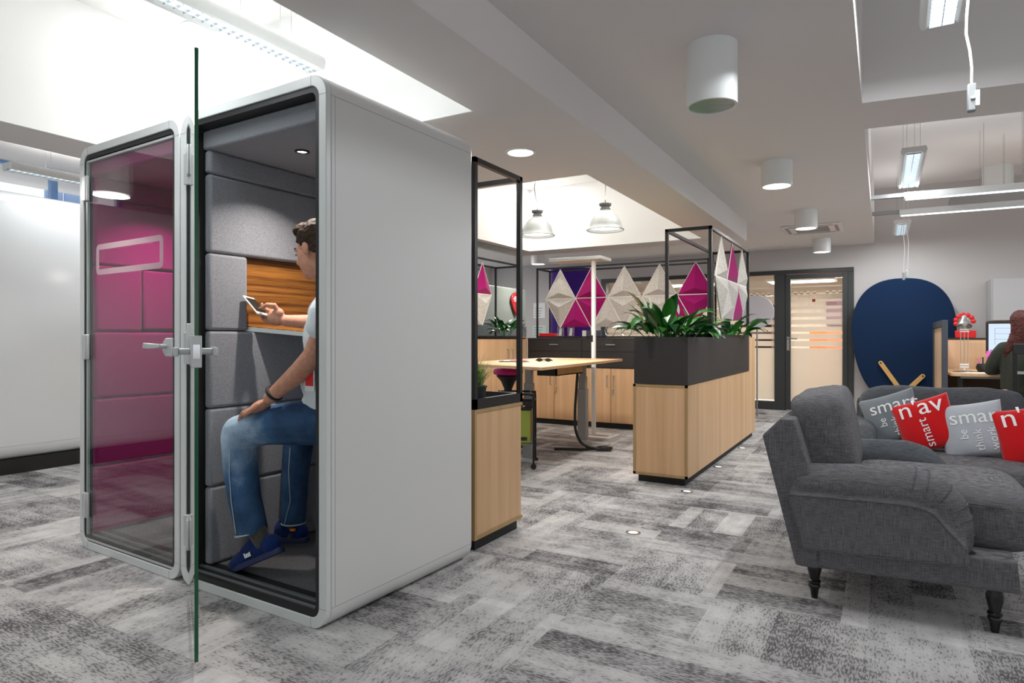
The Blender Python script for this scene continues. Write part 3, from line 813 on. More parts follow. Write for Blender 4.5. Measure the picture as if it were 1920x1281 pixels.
# ------------------------------------------------------------------ phone booths
ZR = [.08, .452, .826, 1.198, 1.57, 1.947]
def booth(label, loc, rz, W, D, felt, feltside, yf=.078, H=2.215):
    t = thing('phone_booth', label, 'phone booth', loc, rz, None)
    # outer shell with rounded edges along its depth
    MB().ring(W, H, .085, .03, .028, D, n=10, ri=.055).build('shell', M['podwhite'], t, bevel=.004, smooth=True)
    MB().ring(W, H, .085, .042, 0, .026, n=10, ri=.05).build('front_frame', M['podframe'], t, bevel=.003, smooth=True)
    s_ = MB()     # fine joints of the panels
    s_.box(W - .0004, W + .0006, .028, D, .0865, .0885); s_.box(W - .0004, W + .0006, .028, D, H - .0885, H - .0865)
    s_.box(W - .0006, W + .0004, .046, .048, .09, H - .09)
    for z in (.087, H - .087):
        s_.box(-.0006, .042, -.0006, .0005, z, z + .0016); s_.box(W - .042, W + .0006, -.0006, .0005, z, z + .0016)
    for x in (.088, W - .088):
        s_.box(x, x + .0016, -.0006, .0005, 0, .042); s_.box(x, x + .0016, -.0006, .0005, H - .042, H)
    s_.build('joint_lines', flat('joint_grey', srgb(150, 152, 152), .6), t)
    MB().ring(W - .084, H - .084, .045, .024, .006, min(.075, yf - .004), n=8, x0=.042, z0=.042, ri=.03).build('gasket', M['black'], t, smooth=True)
    MB().ring(W - .084, H - .084, .045, .008, .028, .034, n=8, x0=.042, z0=.042, ri=.03).build('metal_trim', M['alu'], t, smooth=True)
    box(.03, W - .03, D - .02, D, .03, H - .03).build('back_panel', M['podwhite'], t)
    box(.065, W - .065, .0752, D - .03, .055, .075).build('booth_floor', M['matcarpet'], t)
    b = MB(); b.box(.064, W - .064, .03, .12, .056, .079)
    b.build('threshold', M['black'], t)
    b = MB(); b.box(.066, W - .066, .052, .066, .079, .088); b.box(.066, W - .066, .026, .034, .066, .078)
    b.build('threshold_strip', M['alu'], t)
    x0, th = .066, .045
    # left side wall pads
    bb = .014
    for i in range(5):
        z0, z1 = ZR[i] + .002, ZR[i + 1] - .002
        if i == 3:
            box(x0, x0 + th, yf, .285, z0, z1).build('wall_pad', felt, t, bevel=bb, seg=3)
        else:
            box(x0, x0 + th, yf, D - .07, z0, z1).build('wall_pad', felt, t, bevel=bb, seg=3)
    box(x0, x0 + th, yf, D - .07, ZR[5] + .002, 2.058).build('wall_pad', felt, t, bevel=bb, seg=3)
    # right side wall pads
    xr = W - .066
    for z0, z1 in list(zip(ZR[:-1], ZR[1:])) + [(ZR[5], 2.061)]:
        box(xr - .052, xr, min(.060, yf), D - .07, z0 + .003, z1 - .003).build('wall_pad', feltside, t, bevel=.012, seg=3)
    # rear pads
    for i in range(5):
        box(x0 + th, xr - .03, D - .07, D - .03, ZR[i] + .002, ZR[i + 1] - .002).build('rear_pad', felt, t, bevel=bb, seg=3)
    box(x0 + th, xr - .03, D - .07, D - .03, ZR[5] + .002, 2.058).build('rear_pad', felt, t, bevel=bb, seg=3)
    box(x0, xr, yf - .008, D - .03, 2.060, 2.15).build('ceiling_pad', felt, t, bevel=.01)
    # spotlight
    d = MB().lathe([(.034, 0), (.034, -.006), (.026, -.008), (.022, .0), (.034, 0)], c=(W * .465, .33, 2.060), n=28).build('spotlight_ring', M['black'], t, smooth=True)
    MB().lathe([(0, -.001), (.024, -.001)], c=(W * .465, .33, 2.058), n=24).build('spotlight', M['warmglow'], t)
    area_light('light', (W * .465, .33, 2.045), (0, 0, 0), .04, 0, 6, t, (1, .9, .83), True, 120)
    box(.05, .068, .03, D - .03, .05, H - .05).build('liner_left', M['black'], t)
    box(W - .068, W - .05, .03, D - .03, .05, H - .05).build('liner_right', M['black'], t)
    return t

def hinge(parent, x, y, z, flip=1, d=(1, 0)):
    h = MB()
    h.box(x, x + .022, y - .012, y + .01, z - .065, z + .065)
    h.box(x + .024, x + .062, y - .022, y - .004, z - .072, z + .066)
    h.box(x + .064, x + .075, y - .018, y - .004, z - .072, z + .066)
    return h.build('hinge', M['alupaint'], parent, bevel=.004)

def lever(parent, x, y, z, s1=-1, both=False):
    """plate against the door edge, lever pointing to s1 along x"""
    e = empty('door_handle', (x, y, z)); e.parent = parent
    p = MB().prism([(0, -.045), (0, .045), (s1 * .06, .045), (s1 * .085, .02), (s1 * .085, -.02), (s1 * .06, -.045)], 'y', -.014, .0)
    p.build('handle_plate', M['alupaint'], e, bevel=.005)
    q = MB(); q.tube([(s1 * .05, -.012, .005), (s1 * .05, -.05, .005)], .011, 14)
    q.prism([(s1 * .04, -.004), (s1 * .04, .016), (s1 * .13, .02), (s1 * .175, .022), (s1 * .18, -.006), (s1 * .13, -.008)], 'y', -.060, -.044)
    q.build('lever', M['alupaint'], e, bevel=.004, smooth=True)
    return e

# the open booth on the right
P1 = booth('right-hand grey-lined phone booth with its glass door standing open', (-2.885, 1.872, 0), R(-1.86), .986, .99, M['greyfelt'], M['bluefelt'])
box(.068, .078, .287, .92, 1.2, 1.568).build('veneer_panel', M['veneer'], P1)
def shelf(par):
    # table sloping slightly towards the user, cut corner at the front
    k = MB()
    zt = lambda x: 1.225 - (x - .078) * .13
    top = [(.078, .29), (.30, .50), (.30, .92), (.078, .92)]
    vs = [(x, y, zt(x)) for x, y in top] + [(x, y, zt(x) - .004) for x, y in top]
    k.add(vs, [(0, 1, 2, 3), (7, 6, 5, 4), (0, 4, 5, 1), (1, 5, 6, 2), (2, 6, 7, 3), (3, 7, 4, 0)])
    k.build('shelf_top', M['veneer'], par)
    k = MB(); vs = [(x, y, zt(x) - .004) for x, y in top] + [(x, y, zt(x) - .026) for x, y in top]
    k.add(vs, [(0, 1, 2, 3), (7, 6, 5, 4), (0, 4, 5, 1), (1, 5, 6, 2), (2, 6, 7, 3), (3, 7, 4, 0)])
    k.build('shelf_edge', M['alu'], par)
shelf(P1)
st = thing('booth_stool', 'dark upholstered stool inside the open booth under the seated man', 'stool', (-2.23, 2.33, .075))
MB().lathe([(0, .50), (.13, .50), (.165, .52), (.17, .55), (.15, .59), (.1, .6), (0, .6)], n=32).build('seat', M['darkfelt'], st, smooth=True)
MB().lathe([(.03, .02), (.03, .5)], n=20).build('post', M['blackmetal'], st, smooth=True)
MB().lathe([(.15, 0), (.15, .012), (.03, .02), (0, .02)], n=32).build('base', M['blackmetal'], st, smooth=True)

# open glass door: hinge side near the left frame, free edge swung towards the camera
hx_, hy_ = .098, -.012
L = .89
dirw = Vector((-2.040 + 2.79, 1.391 - 1.868)); ang = math.atan2(dirw.y, dirw.x) - R(-1.86)
de = empty('glass_door', (hx_, hy_, 0), ang); de.parent = P1
def glass_leaf(par, L, x0, z0, z1, edge):
    g = MB().box(x0, L, -.0062, .0062, z0, z1)
    o = g.build('glass_pane', [M['glass'], edge], par)
    for p in o.data.polygons:
        if abs(p.normal.y) < .5: p.material_index = 1
    return o
glass_leaf(de, L, 0, .052, 2.156, M['glassedge'])
# hardware on the free end of the open door
e = empty('door_handle', (L - .09, 0, 1.115)); e.parent = de
b = MB(); b.box(-.05, .088, -.017, -.0055, -.055, .055); b.box(-.05, .088, .0055, .017, -.055, .055); b.box(.0905, .096, -.017, .017, -.055, .055)
b.build('lock_case', M['alupaint'], e, bevel=.004)
MB().box(.0955, .0985, -.011, .011, -.024, .024).build('latch', M['chrome'], e)
for s1 in (-1, 1):
    q = MB(); q.tube([(.01, s1 * .016, 0), (.01, s1 * .055, 0)], .012, 14)
    q.box(-.11, .03, s1 * .062 - .009, s1 * .062 + .009, -.018, .014)
    q.build('lever', M['alupaint'], e, bevel=.004, smooth=True)
e = empty('door_stop', (0, 0, 0)); e.parent = de
for z in (.26, 1.16, 2.0 - .02):
    h = MB(); h.box(-.03, .0, -.014, .014, z - .07, z + .07); h.box(.002, .05, -.016, -.0055, z - .07, z + .07)
    h.build('hinge', M['alupaint'], de, bevel=.004)
bpy.data.objects.remove(e)
MB().box(-.006, -.001, -.004, .004, .06, 2.15).build('hinge_side_seal', M['alu'], de)

for z in (.265, 1.12, 1.955):
    h = MB(); h.box(.046, .072, -.014, .006, z - .075, z + .07); h.box(.074, .100, -.020, -.002, z - .08, z + .075)
    h.build('hinge', M['alupaint'], P1, bevel=.003)

# the closed magenta booth on the left
P2 = booth('left-hand magenta-lined phone booth with its glass door shut', (-3.889, 1.927, 0), R(-3.0), .990, .90, M['magfelt'], M['magfelt'], yf=.032)
box(.07, .105, .295, .83, 1.21, 1.563).build('wall_pad', M['magfelt'], P2, bevel=.014, seg=3)
gd = empty('glass_door', (.075, .012, 0)); gd.parent = P2
glass_leaf(gd, .865, 0, .06, 2.13, M['glassedge_pale'])
MB().box(-.012, -.002, -.006, .006, .06, 2.13).box(-.012, .86, -.008, .006, .048, .0595).build('edge_profile', M['alupaint'], gd)
MB().box(-.012, .86, -.006, .006, 2.1305, 2.142).build('edge_profile', M['alupaint'], gd)
for z in (.245, 1.117, 1.99): hinge(gd, -.045, -.004, z)
lever(gd, .865, -.0055, 1.118)
# frosted rounded bar printed on the pane
dx0, dz0, dw, dh = .10, 1.505, .665, .165
MB().ring(dw, dh, .03, .03, -.0066, -.0056, n=8, x0=dx0, z0=dz0, ri=.004).build('frosted_bar', M['decal'], gd)
box(.83, .85, .10, .12, .86, .98).build('alarm_strip', M['redplastic'], P2)

# long white booth wall far left
LB = thing('meeting_booth', 'large glossy white meeting booth on a black plinth at far left', 'booth', (-6.42, -1.5, 0))
MB().ring(.5, 2.30, .12, .03, 0, 7.2, n=10, ri=.09, x0=-.5, z0=.125).build('shell', M['glosswhite'], LB, bevel=.004, smooth=True)
box(-.47, -.03, 0, .02, .15, 2.4).box(-.47, -.03, 7.18, 7.2, .15, 2.4).build('end_panel', M['glosswhite'], LB)
box(-.46, -.04, .1, 7.1, 0, .128).build('plinth', M['plinth'], LB)
box(.0, .0008, 0, 7.2, .243, .2455).build('joint_line', bpy.data.materials['joint_grey'], LB)

# ------------------------------------------------------------------ the seated man
def finger(mb, pts, r0, r1):
    n = len(pts); mb.chain(pts, [r0 + (r1 - r0) * i / (n - 1) for i in range(n)], 10)

man = thing('person', 'man in white t-shirt and jeans sitting sideways in the open booth, looking at a phone', 'person', (0, 0, 0))
B = MB()
# pelvis and torso (faces -x, near side is -y)
B.ell((-2.20, 2.20, .80), (.15, .17, .13)); B.ell((-2.19, 2.19, .98), (.12, .16, .18)); B.ell((-2.15, 2.18, 1.16), (.13, .175, .19))
B.chain([(-2.07, 2.03, 1.29), (-2.09, 2.33, 1.29)], [.055, .055]); B.ell((-2.11, 2.18, 1.25), (.11, .165, .11))
# neck and head
B.chain([(-2.15, 2.17, 1.33), (-2.21, 2.155, 1.47)], [.066, .06])
HR = Matrix.Rotation(R(-14), 3, 'Y')
hc = Vector((-2.272, 2.14, 1.572))
def hp(x, y, z): return hc + HR @ Vector((x, y, z))
B.ell(hc + HR @ Vector((.02, 0, .035)), (.105, .078, .095), rot=HR)
B.ell(hp(-.035, 0, -.03), (.068, .064, .10), rot=HR)
B.ell(hp(-.055, 0, -.095), (.038, .042, .035), rot=HR)
B.ell(hp(.0, 0, -.06), (.06, .058, .06), rot=HR)
B.chain([hp(-.098, 0, .012), hp(-.122, 0, -.028)], [.009, .014]); B.ell(hp(-.108, .011, -.032), (.012, .008, .009)); B.ell(hp(-.108, -.011, -.032), (.012, .008, .009))
B.chain([hp(-.088, -.036, .022), hp(-.096, 0, .018)], [.011, .012]); B.chain([hp(-.088, .036, .022), hp(-.096, 0, .018)], [.011, .012])
B.ell(hp(-.094, 0, -.058), (.014, .024, .007)); B.ell(hp(-.092, 0, -.07), (.014, .021, .008))
for s1 in (-1, 1): B.ell(hp(.012, s1 * .078, -.008), (.020, .010, .033), rot=HR)
# left arm (near side), hand resting on the knee
B.chain([(-2.045, 2.02, 1.29), (-2.06, 1.99, 1.2), (-2.12, 1.975, 1.08)], [.050, .050, .045])
B.chain([(-2.12, 1.975, 1.08), (-2.19, 1.975, 1.02), (-2.385, 1.975, .895)], [.046, .046, .030])
hb = Vector((-2.40, 1.975, .883))
B.ell((-2.452, 1.975, .852), (.060, .044, .025), rot=Matrix.Rotation(R(-28), 3, 'Y'))
for i, (dy, ln) in enumerate(((-.030, .92), (-.011, 1.05), (.010, 1.0), (.030, .82))):
    a = Vector((-2.492, 1.975 + dy, .836)); b = a + Vector((-.034 * ln, dy * .15, -.012)); c_ = b + Vector((-.022 * ln, 0, -.020)); d_ = c_ + Vector((-.010 * ln, 0, -.018))
    finger(B, [a, b, c_, d_], .0105, .0078)
finger(B, [(-2.425, 1.945, .862), (-2.455, 1.930, .838), (-2.485, 1.928, .822), (-2.505, 1.93, .812)], .013, .009)
# right arm (far side), forearm on the shelf, hand holding the phone
B.chain([(-2.12, 2.34, 1.29), (-2.20, 2.38, 1.24), (-2.30, 2.39, 1.232)], [.058, .052, .043])
HS = Vector((.115, -.12, 0))      # the hand comes forward over the shelf corner
def hv_(x, y, z): return Vector((x, y, z)) + HS
B.chain([(-2.30, 2.39, 1.232), (-2.37, 2.33, 1.236), hv_(-2.655, 2.32, 1.248)], [.044, .044, .029])
B.ell(hv_(-2.715, 2.305, 1.262), (.052, .031, .039), rot=Matrix.Rotation(R(12), 3, 'Y'))
B.ell(hv_(-2.690, 2.300, 1.285), (.034, .022, .026))
# thumb bends over the phone, fingers behind it
finger(B, [hv_(-2.685, 2.295, 1.292), hv_(-2.690, 2.278, 1.322), hv_(-2.722, 2.262, 1.326), hv_(-2.752, 2.256, 1.312)], .014, .0095)
for i, (x, z, k) in enumerate(((-2.742, 1.296, 1.0), (-2.756, 1.276, 1.0), (-2.760, 1.256, .95), (-2.752, 1.238, .85))):
    finger(B, [hv_(x, 2.312, z), hv_(x - .030 * k, 2.306, z + .006), hv_(x - .044 * k, 2.292, z + .020 * k), hv_(x - .038 * k, 2.276, z + .034 * k)], .0105, .008)
# legs
B.chain([(-2.20, 2.10, .77), (-2.60, 1.995, .71)], [.08, .055]); B.chain([(-2.60, 1.99, .69), (-2.585, 1.985, .50), (-2.482, 1.985, .27)], [.05, .048, .032])
B.chain([(-2.20, 2.30, .77), (-2.66, 2.40, .66)], [.085, .06]); B.chain([(-2.66, 2.39, .65), (-2.67, 2.37, .45), (-2.665, 2.358, .20)], [.05, .046, .034])
# feet
B.chain([(-2.482, 1.985, .27), (-2.45, 1.992, .215), (-2.57, 1.98, .15), (-2.61, 1.972, .13)], [.034, .026, .022, .018]); B.chain([(-2.665, 2.36, .20), (-2.64, 2.36, .175), (-2.75, 2.355, .15)], [.034, .026, .02])
organic(B, 'body', M['skin'], man, voxel=.0045, smooth=3)

# hair: short, brown, cut off along the hairline
H = MB(); H.ell(hp(.022, 0, .040), (.111, .084, .098), rot=HR); H.ell(hp(.045, 0, -.01), (.075, .078, .08), rot=HR); H.ell(hp(-.04, 0, .105), (.060, .062, .034), rot=HR)
hair = organic(H, 'hair', M['hair'], man, voxel=.005, smooth=2)
bm = bmesh.new(); bm.from_mesh(hair.data)
bmesh.ops.bisect_plane(bm, geom=bm.verts[:] + bm.edges[:] + bm.faces[:], plane_co=hp(-.085, 0, .070), plane_no=HR @ Vector((.62, 0, .78)), clear_inner=True)
bmesh.ops.holes_fill(bm, edges=bm.edges)
bm.to_mesh(hair.data); bm.free()
tx = hair.modifiers.new('d', 'DISPLACE'); te = bpy.data.textures.new('tufts', 'CLOUDS'); te.noise_scale = .018; tx.texture = te; tx.strength = .012; tx.mid_level = .45
# eyes and brows
for s1 in (-1, 1):
    MB().ell(hp(-.090, s1 * .031, .004), (.010, .013, .008), n=14, m=8).build('eye', flat('eye_white', srgb(200, 190, 184), .3), man, smooth=True)
    MB().ell(hp(-.0995, s1 * .031, .003), (.003, .006, .006), n=12, m=8).build('iris', M['black'], man, smooth=True)
    MB().chain([hp(-.094, s1 * .014, .026), hp(-.094, s1 * .034, .030), hp(-.082, s1 * .050, .024)], [.004, .0045, .003], 8).build('eyebrow', M['hair'], man, smooth=True)

# t-shirt
T = MB()
T.ell((-2.195, 2.20, .86), (.155, .175, .10)); T.ell((-2.19, 2.19, .98), (.145, .18, .18)); T.ell((-2.15, 2.18, 1.16), (.15, .19, .19)); T.ell((-2.12, 2.18, 1.27), (.135, .20, .115))
T.chain([(-2.06, 2.03, 1.315), (-2.055, 1.99, 1.26), (-2.065, 1.98, 1.215)], [.072, .074, .07])
T.chain([(-2.12, 2.33, 1.30), (-2.20, 2.38, 1.255), (-2.30, 2.39, 1.245)], [.072, .068, .062])
T.chain([(-2.165, 2.17, 1.35), (-2.18, 2.165, 1.385)], [.078, .072])
organic(T, 'tshirt', M['tee'], man, voxel=.007, smooth=5)

# jeans
J = MB()
J.ell((-2.20, 2.20, .80), (.165, .19, .12)); J.chain([(-2.22, 2.10, .785), (-2.45, 2.03, .762), (-2.61, 1.99, .722)], [.108, .092, .080])
J.chain([(-2.62, 1.99, .705), (-2.60, 1.985, .56), (-2.565, 1.98, .42), (-2.515, 1.98, .285)], [.080, .078, .073, .070], 16)
J.chain([(-2.22, 2.30, .785), (-2.64, 2.39, .68)], [.105, .082]); J.chain([(-2.66, 2.39, .66), (-2.67, 2.37, .45), (-2.665, 2.355, .215)], [.080, .070, .062], 16)
jeans = organic(J, 'jeans', M['denim'], man, voxel=.006, smooth=5)
# cut the hems open: rounded ends become flat hems
bm = bmesh.new(); bm.from_mesh(jeans.data)
for (co, no) in (((-2.520, 1.98, .262), Vector((-.25, 0, 1)).normalized()), ((-2.665, 2.355, .196), Vector((0, 0, 1)))):
    cy = co[1]
    geom = [v for v in bm.verts if abs(v.co.y - cy) < .16 and v.co.z < .36 and (v.co.y < 2.17) == (cy < 2.17)]
    gs = set(geom)
    fs = [f for f in bm.faces if all(v in gs for v in f.verts)]
    es = {e for f in fs for e in f.edges}
    bmesh.ops.bisect_plane(bm, geom=fs + list(es) + geom, plane_co=co, plane_no=no, clear_inner=True)
bm.to_mesh(jeans.data); bm.free()
sol = jeans.modifiers.new('so', 'SOLIDIFY'); sol.thickness = .004
hm = flat('hem_thread', srgb(168, 184, 196), .9)
def hem(cx, cy, cz, r, tilt):
    k = MB(); pts = []
    for i in range(33):
        a = 2 * math.pi * i / 32; x = r * math.cos(a); y = r * math.sin(a)
        pts.append((cx + x, cy + y, cz + tilt * x))
    return k.tube(pts, .0042, 6, cap=False).build('hem', hm, man, smooth=True)
hem(-2.520, 1.98, .266, .0675, .25); hem(-2.665, 2.355, .200, .0605, 0)
MB().tube([(-2.575, 1.908, .66), (-2.575, 1.906, .55), (-2.56, 1.905, .42), (-2.535, 1.910, .28)], .0022, 6).build('side_seam', hm, man, smooth=True)
MB().tube([(-2.64, 2.310, .60), (-2.645, 2.304, .48), (-2.625, 2.298, .33), (-2.66, 2.292, .21)], .0022, 6).build('side_seam', hm, man, smooth=True)
# socks
MB().chain([(-2.500, 1.982, .31), (-2.452, 1.99, .222)], [.044, .037], 16).build('sock', M['sock'], man, smooth=True)
MB().chain([(-2.665, 2.358, .23), (-2.66, 2.36, .13)], [.042, .042], 16).build('sock', M['sock'], man, smooth=True)
# shoes
def shoe(ax, ay, az, heading, pitch, sc_=1.15):
    """heel at a, pointing to heading; local +x is towards the toe"""
    Mx = Matrix.Translation((ax, ay, az)) @ Matrix.Rotation(heading, 4, 'Z') @ Matrix.Rotation(pitch, 4, 'Y') @ Matrix.Scale(sc_, 4)
    e = empty('shoe', (0, 0, 0)); e.parent = man
    U = MB()
    U.ell((.045, 0, .042), (.048, .036, .042)); U.ell((.10, 0, .046), (.08, .039, .042)); U.ell((.19, 0, .036), (.085, .044, .034)); U.ell((.235, .004, .028), (.05, .040, .026))
    U.chain([(.04, 0, .046), (.11, 0, .060)], [.034, .042]); U.chain([(.11, 0, .066), (.17, 0, .050)], [.041, .036])
    U.xf(Mx); up = organic(U, 'shoe_upper', M['shoe'], e, voxel=.004, smooth=3)
    S = MB(); n = 28; out = []
    for i in range(n):
        a = 2 * math.pi * i / n; x = .142 + .148 * math.cos(a); w = .038 + .011 * max(0, (x - .09) / .15) - .012 * max(0, (x - .22) / .07)
        out.append((x, w * math.copysign(abs(math.sin(a)) ** .7, math.sin(a)) if abs(math.sin(a)) > 1e-6 else 0))
    S.prism(out, 'z', -.002, .022); S.xf(Mx); S.build('sole', M['shoesole'], e, bevel=.005)
    K = MB()
    for i in range(5):
        x = .105 + .02 * i; z = .098 - .011 * i
        K.tube([(x, -.024, z - .004), (x + .004, 0, z + .004), (x, .024, z - .004)], .0035, 6)
    K.xf(Mx); K.build('laces', M['shoe'], e, smooth=True)
    return Mx, e
Mx, e1 = shoe(-2.345, 2.01, .200, math.pi + R(6), R(25))
# small white mark on the side of the shoe: four strokes and a dash
mk = MB()
mk.box(.118, .124, -.0445, -.0425, .036, .050); mk.box(.127, .133, -.0445, -.0425, .036, .048); mk.box(.136, .144, -.0445, -.0425, .036, .048); mk.box(.147, .153, -.0445, -.0425, .036, .052)
mk.box(.118, .153, -.0445, -.0425, .033, .0365)
mk.xf(Mx @ Matrix.Diagonal((1, -1.0, 1, 1))); mk.build('white_mark', M['print'], e1)
Mx2, e2 = shoe(-2.575, 2.365, .112, math.pi + R(4), R(5))
o_ = MB().box(.03, .055, -.045, -.034, .056, .067); o_.xf(Mx2 @ Matrix.Diagonal((1, -1, 1, 1))); o_.build('orange_tab', M['orange'], e2)
# wristband
wb = MB(); pts = []
cw = Vector((-2.358, 1.975, .917)); dw = Vector((-.155, 0, -.125)).normalized(); uw = Vector((0, 1, 0)); vw = dw.cross(uw)
for i in range(25):
    a = 2 * math.pi * i / 24; pts.append(cw + (uw * math.cos(a) + vw * math.sin(a)) * .0345)
wb.tube(pts, .0085, 8, cap=False); wb.build('wristband', M['black'], man, smooth=True)
rg = MB(); pts = []
for i in range(17):
    a = 2 * math.pi * i / 16; pts.append((-2.505, 1.985 + .0115 * math.cos(a), .833 + .0115 * math.sin(a)))
rg.tube(pts, .0018, 6, cap=False).build('ring', flat('gold', srgb(212, 176, 110), .25, 1), man, smooth=True)

bd = thing('badge_card', 'small white badge with a red label hanging at the man\'s waist', 'badge', (-2.145, 1.985, .985))
box(-.030, .028, -.002, .002, -.055, .045).build('card', M['whiteplastic'], bd, bevel=.002)
box(-.024, .022, -.0036, -.0021, -.03, .035).build('red_label', M['redplastic'], bd)
ph = thing('smartphone', 'white smartphone held in the man\'s right hand', 'phone', (-2.700, 2.146, 1.322))
pm = Matrix.Rotation(R(40), 4, 'Y') @ Matrix.Rotation(R(-10), 4, 'X')
MB().box(-.072, .072, -.036, .036, -.004, .004).xf(pm).build('phone_body', M['whiteplastic'], ph, bevel=.003)
MB().box(-.055, .055, -.032, .032, .004, .0046).xf(pm).build('screen', flat('phone_screen', srgb(30, 40, 42), .1), ph)

# ------------------------------------------------------------------ planters, cabinets, frames
def square_frame(par, x0, x1, y0, y1, z0, z1, w=.025, extra=(), name='display_frame'):
    h = w / 2; f = MB()
    for x in (x0 + h, x1 - h):
        for y in (y0 + h, y1 - h): f.box(x - h, x + h, y - h, y + h, z0, z1)
    for z in (z1 - w, z0):
        f.box(x0, x1, y0, y0 + w, z, z + w); f.box(x0, x1, y1 - w, y1, z, z + w)
        f.box(x0, x0 + w, y0, y1, z, z + w); f.box(x1 - w, x1, y0, y1, z, z + w)
    for e in extra: f.box(*e)
    return f.build(name, M['blackmetal'], par)

def blade_leaf(mb, base, yaw, L, W, rise, droop, n=9, roll=0):
    """arching leaf: starts at base, heads to yaw"""
    base = Vector(base); d = Vector((math.cos(yaw), math.sin(yaw), 0)); side = Vector((-d.y, d.x, 0))
    k = len(mb.v); p = base.copy(); a = rise
    for i in range(n + 1):
        t = i / n
        stem = .35
        if t < stem: w = .004
        else:
            q = (t - stem) / (1 - stem); w = W * math.sin(math.pi * q ** .75) ** .8 * .5 + .001
        up = Vector((0, 0, 1)) * math.cos(a) - d * math.sin(a)
        sd = side * math.cos(roll) + up * math.sin(roll)
        for s1, lift in ((-1, .16), (0, 0), (1, .16)):
            mb.v.append(tuple(p + sd * w * s1 + up * w * lift))
        p = p + (d * math.cos(a) + Vector((0, 0, 1)) * math.sin(a)) * (L / n)
        a -= droop / n * (0.4 + 1.4 * t)
    for i in range(n):
        for j in range(2):
            a0 = k + i * 3 + j
            mb.f.append((a0, a0 + 1, a0 + 4, a0 + 3))

def lily(label, loc, n, spread, size, seed, group='peace lilies in the planters', flowers=()):
    rnd = random.Random(seed); t = thing('peace_lily', label, 'plant', loc, 0, group)
    A = MB(); Bm = MB()
    for i in range(n):
        yaw = rnd.uniform(0, 2 * math.pi); r = rnd.uniform(0, spread * .35)
        b = (r * math.cos(yaw), r * math.sin(yaw) , 0)
        blade_leaf(A if rnd.random() < .55 else Bm, b, yaw, size * rnd.uniform(.75, 1.25), size * rnd.uniform(.17, .27), R(rnd.uniform(48, 88)), R(rnd.uniform(60, 150)), roll=rnd.uniform(-.5, .5))
    A.build('leaves', M['leaf'], t, smooth=True); Bm.build('leaves', M['leafdark'], t, smooth=True)
    for (x, y, z) in flowers:
        e = MB().tube([(0, 0, 0), (x * .6, y * .6, z * .6), (x, y, z)], .003, 6).build('flower_stem', M['leaf'], t, smooth=True)
        k = MB(); 
        for s1 in range(9):
            pass
        k.add([(x, y, z - .005), (x - .018, y, z + .03), (x - .012, y, z + .07), (x - .022, y, z + .115), (x - .004, y + .01, z + .07), (x + .008, y, z + .03)], [(0, 1, 4, 5), (1, 2, 4), (2, 3, 4)])
        k.build('flower', M['petal'], t)
    return t

# left planter cabinet
PL = thing('planter_cabinet', 'narrow oak planter cabinet with black tray right behind the open booth', 'cabinet', (-2.20, 3.20, 0))
def L_(x, y): return (x + 2.20, y - 3.20)
b = MB(); b.box(-.32, .275, -.25, .265, .062, .77)
b.build('carcass', M['wood'], PL, bevel=.002)
b = MB()
b.box(-.325, .282, -.262, .272, .06, .080); b.box(-.325, .282, -.262, .272, .752, .772)
for x in (-.325, .262):
    b.box(x, x + .02, -.262, -.242, .08, .752)
b.build('edging', M['woodedge'], PL)
box(-.30, .262, -.235, .235, 0, .06).build('plinth', M['plinth'], PL)
tr = MB(); tr.box(-.325, .282, -.262, -.235, .772, .800); tr.box(-.325, .282, .245, .272, .772, .800); tr.box(-.325, -.30, -.262, .272, .772, .800); tr.box(.257, .282, -.262, .272, .772, .800)
tr.box(-.30, .257, -.235, .245, .772, .774)
tr.build('tray', M['blackmetal'], PL)
square_frame(PL, -.325, .282, -.262, .272, .800, 2.150, .028)
box(-.29, .25, -.225, .235, .774, .782).build('gravel', M['soil'], PL)
def grass_pot(label, loc, seed):
    rnd = random.Random(seed)
    g = thing('potted_grass', label, 'plant', loc)
    MB().lathe([(.050, 0), (.064, .10), (.068, .10), (.068, .108), (.058, .108), (.052, .02), (0, .02)], n=28).build('pot', M['black'], g, smooth=True)
    MB().lathe([(0, .095), (.052, .095)], n=24).build('soil', M['soil'], g)
    q = MB()
    for i in range(260):
        yaw = rnd.uniform(0, 6.28); r = rnd.uniform(0, .04); b = Vector((r * math.cos(yaw), r * math.sin(yaw), .09))
        ln = rnd.uniform(.12, .235); a = R(rnd.uniform(55, 90)); d = Vector((math.cos(yaw), math.sin(yaw), 0)); sd = Vector((-d.y, d.x, 0))
        k = len(q.v); p = b.copy()
        for j in range(5):
            w = .0026 * (1 - j / 4) + .0003
            q.v += [tuple(p - sd * w), tuple(p + sd * w)]
            p = p + (d * math.cos(a) + Vector((0, 0, 1)) * math.sin(a)) * ln / 4; a -= R(14)
        for j in range(4): q.f.append((k + 2 * j, k + 2 * j + 1, k + 2 * j + 3, k + 2 * j + 2))
    q.build('grass_blades', M['grassy'], g)
grass_pot('green grass in a black pot on the left planter, behind its front post', (-2.02, 3.10, .783), 3)

# right planter cabinet
PR = thing('planter_cabinet', 'long oak planter cabinet with black planter box, in the middle of the room', 'cabinet', (-1.54, 5.05, 0))
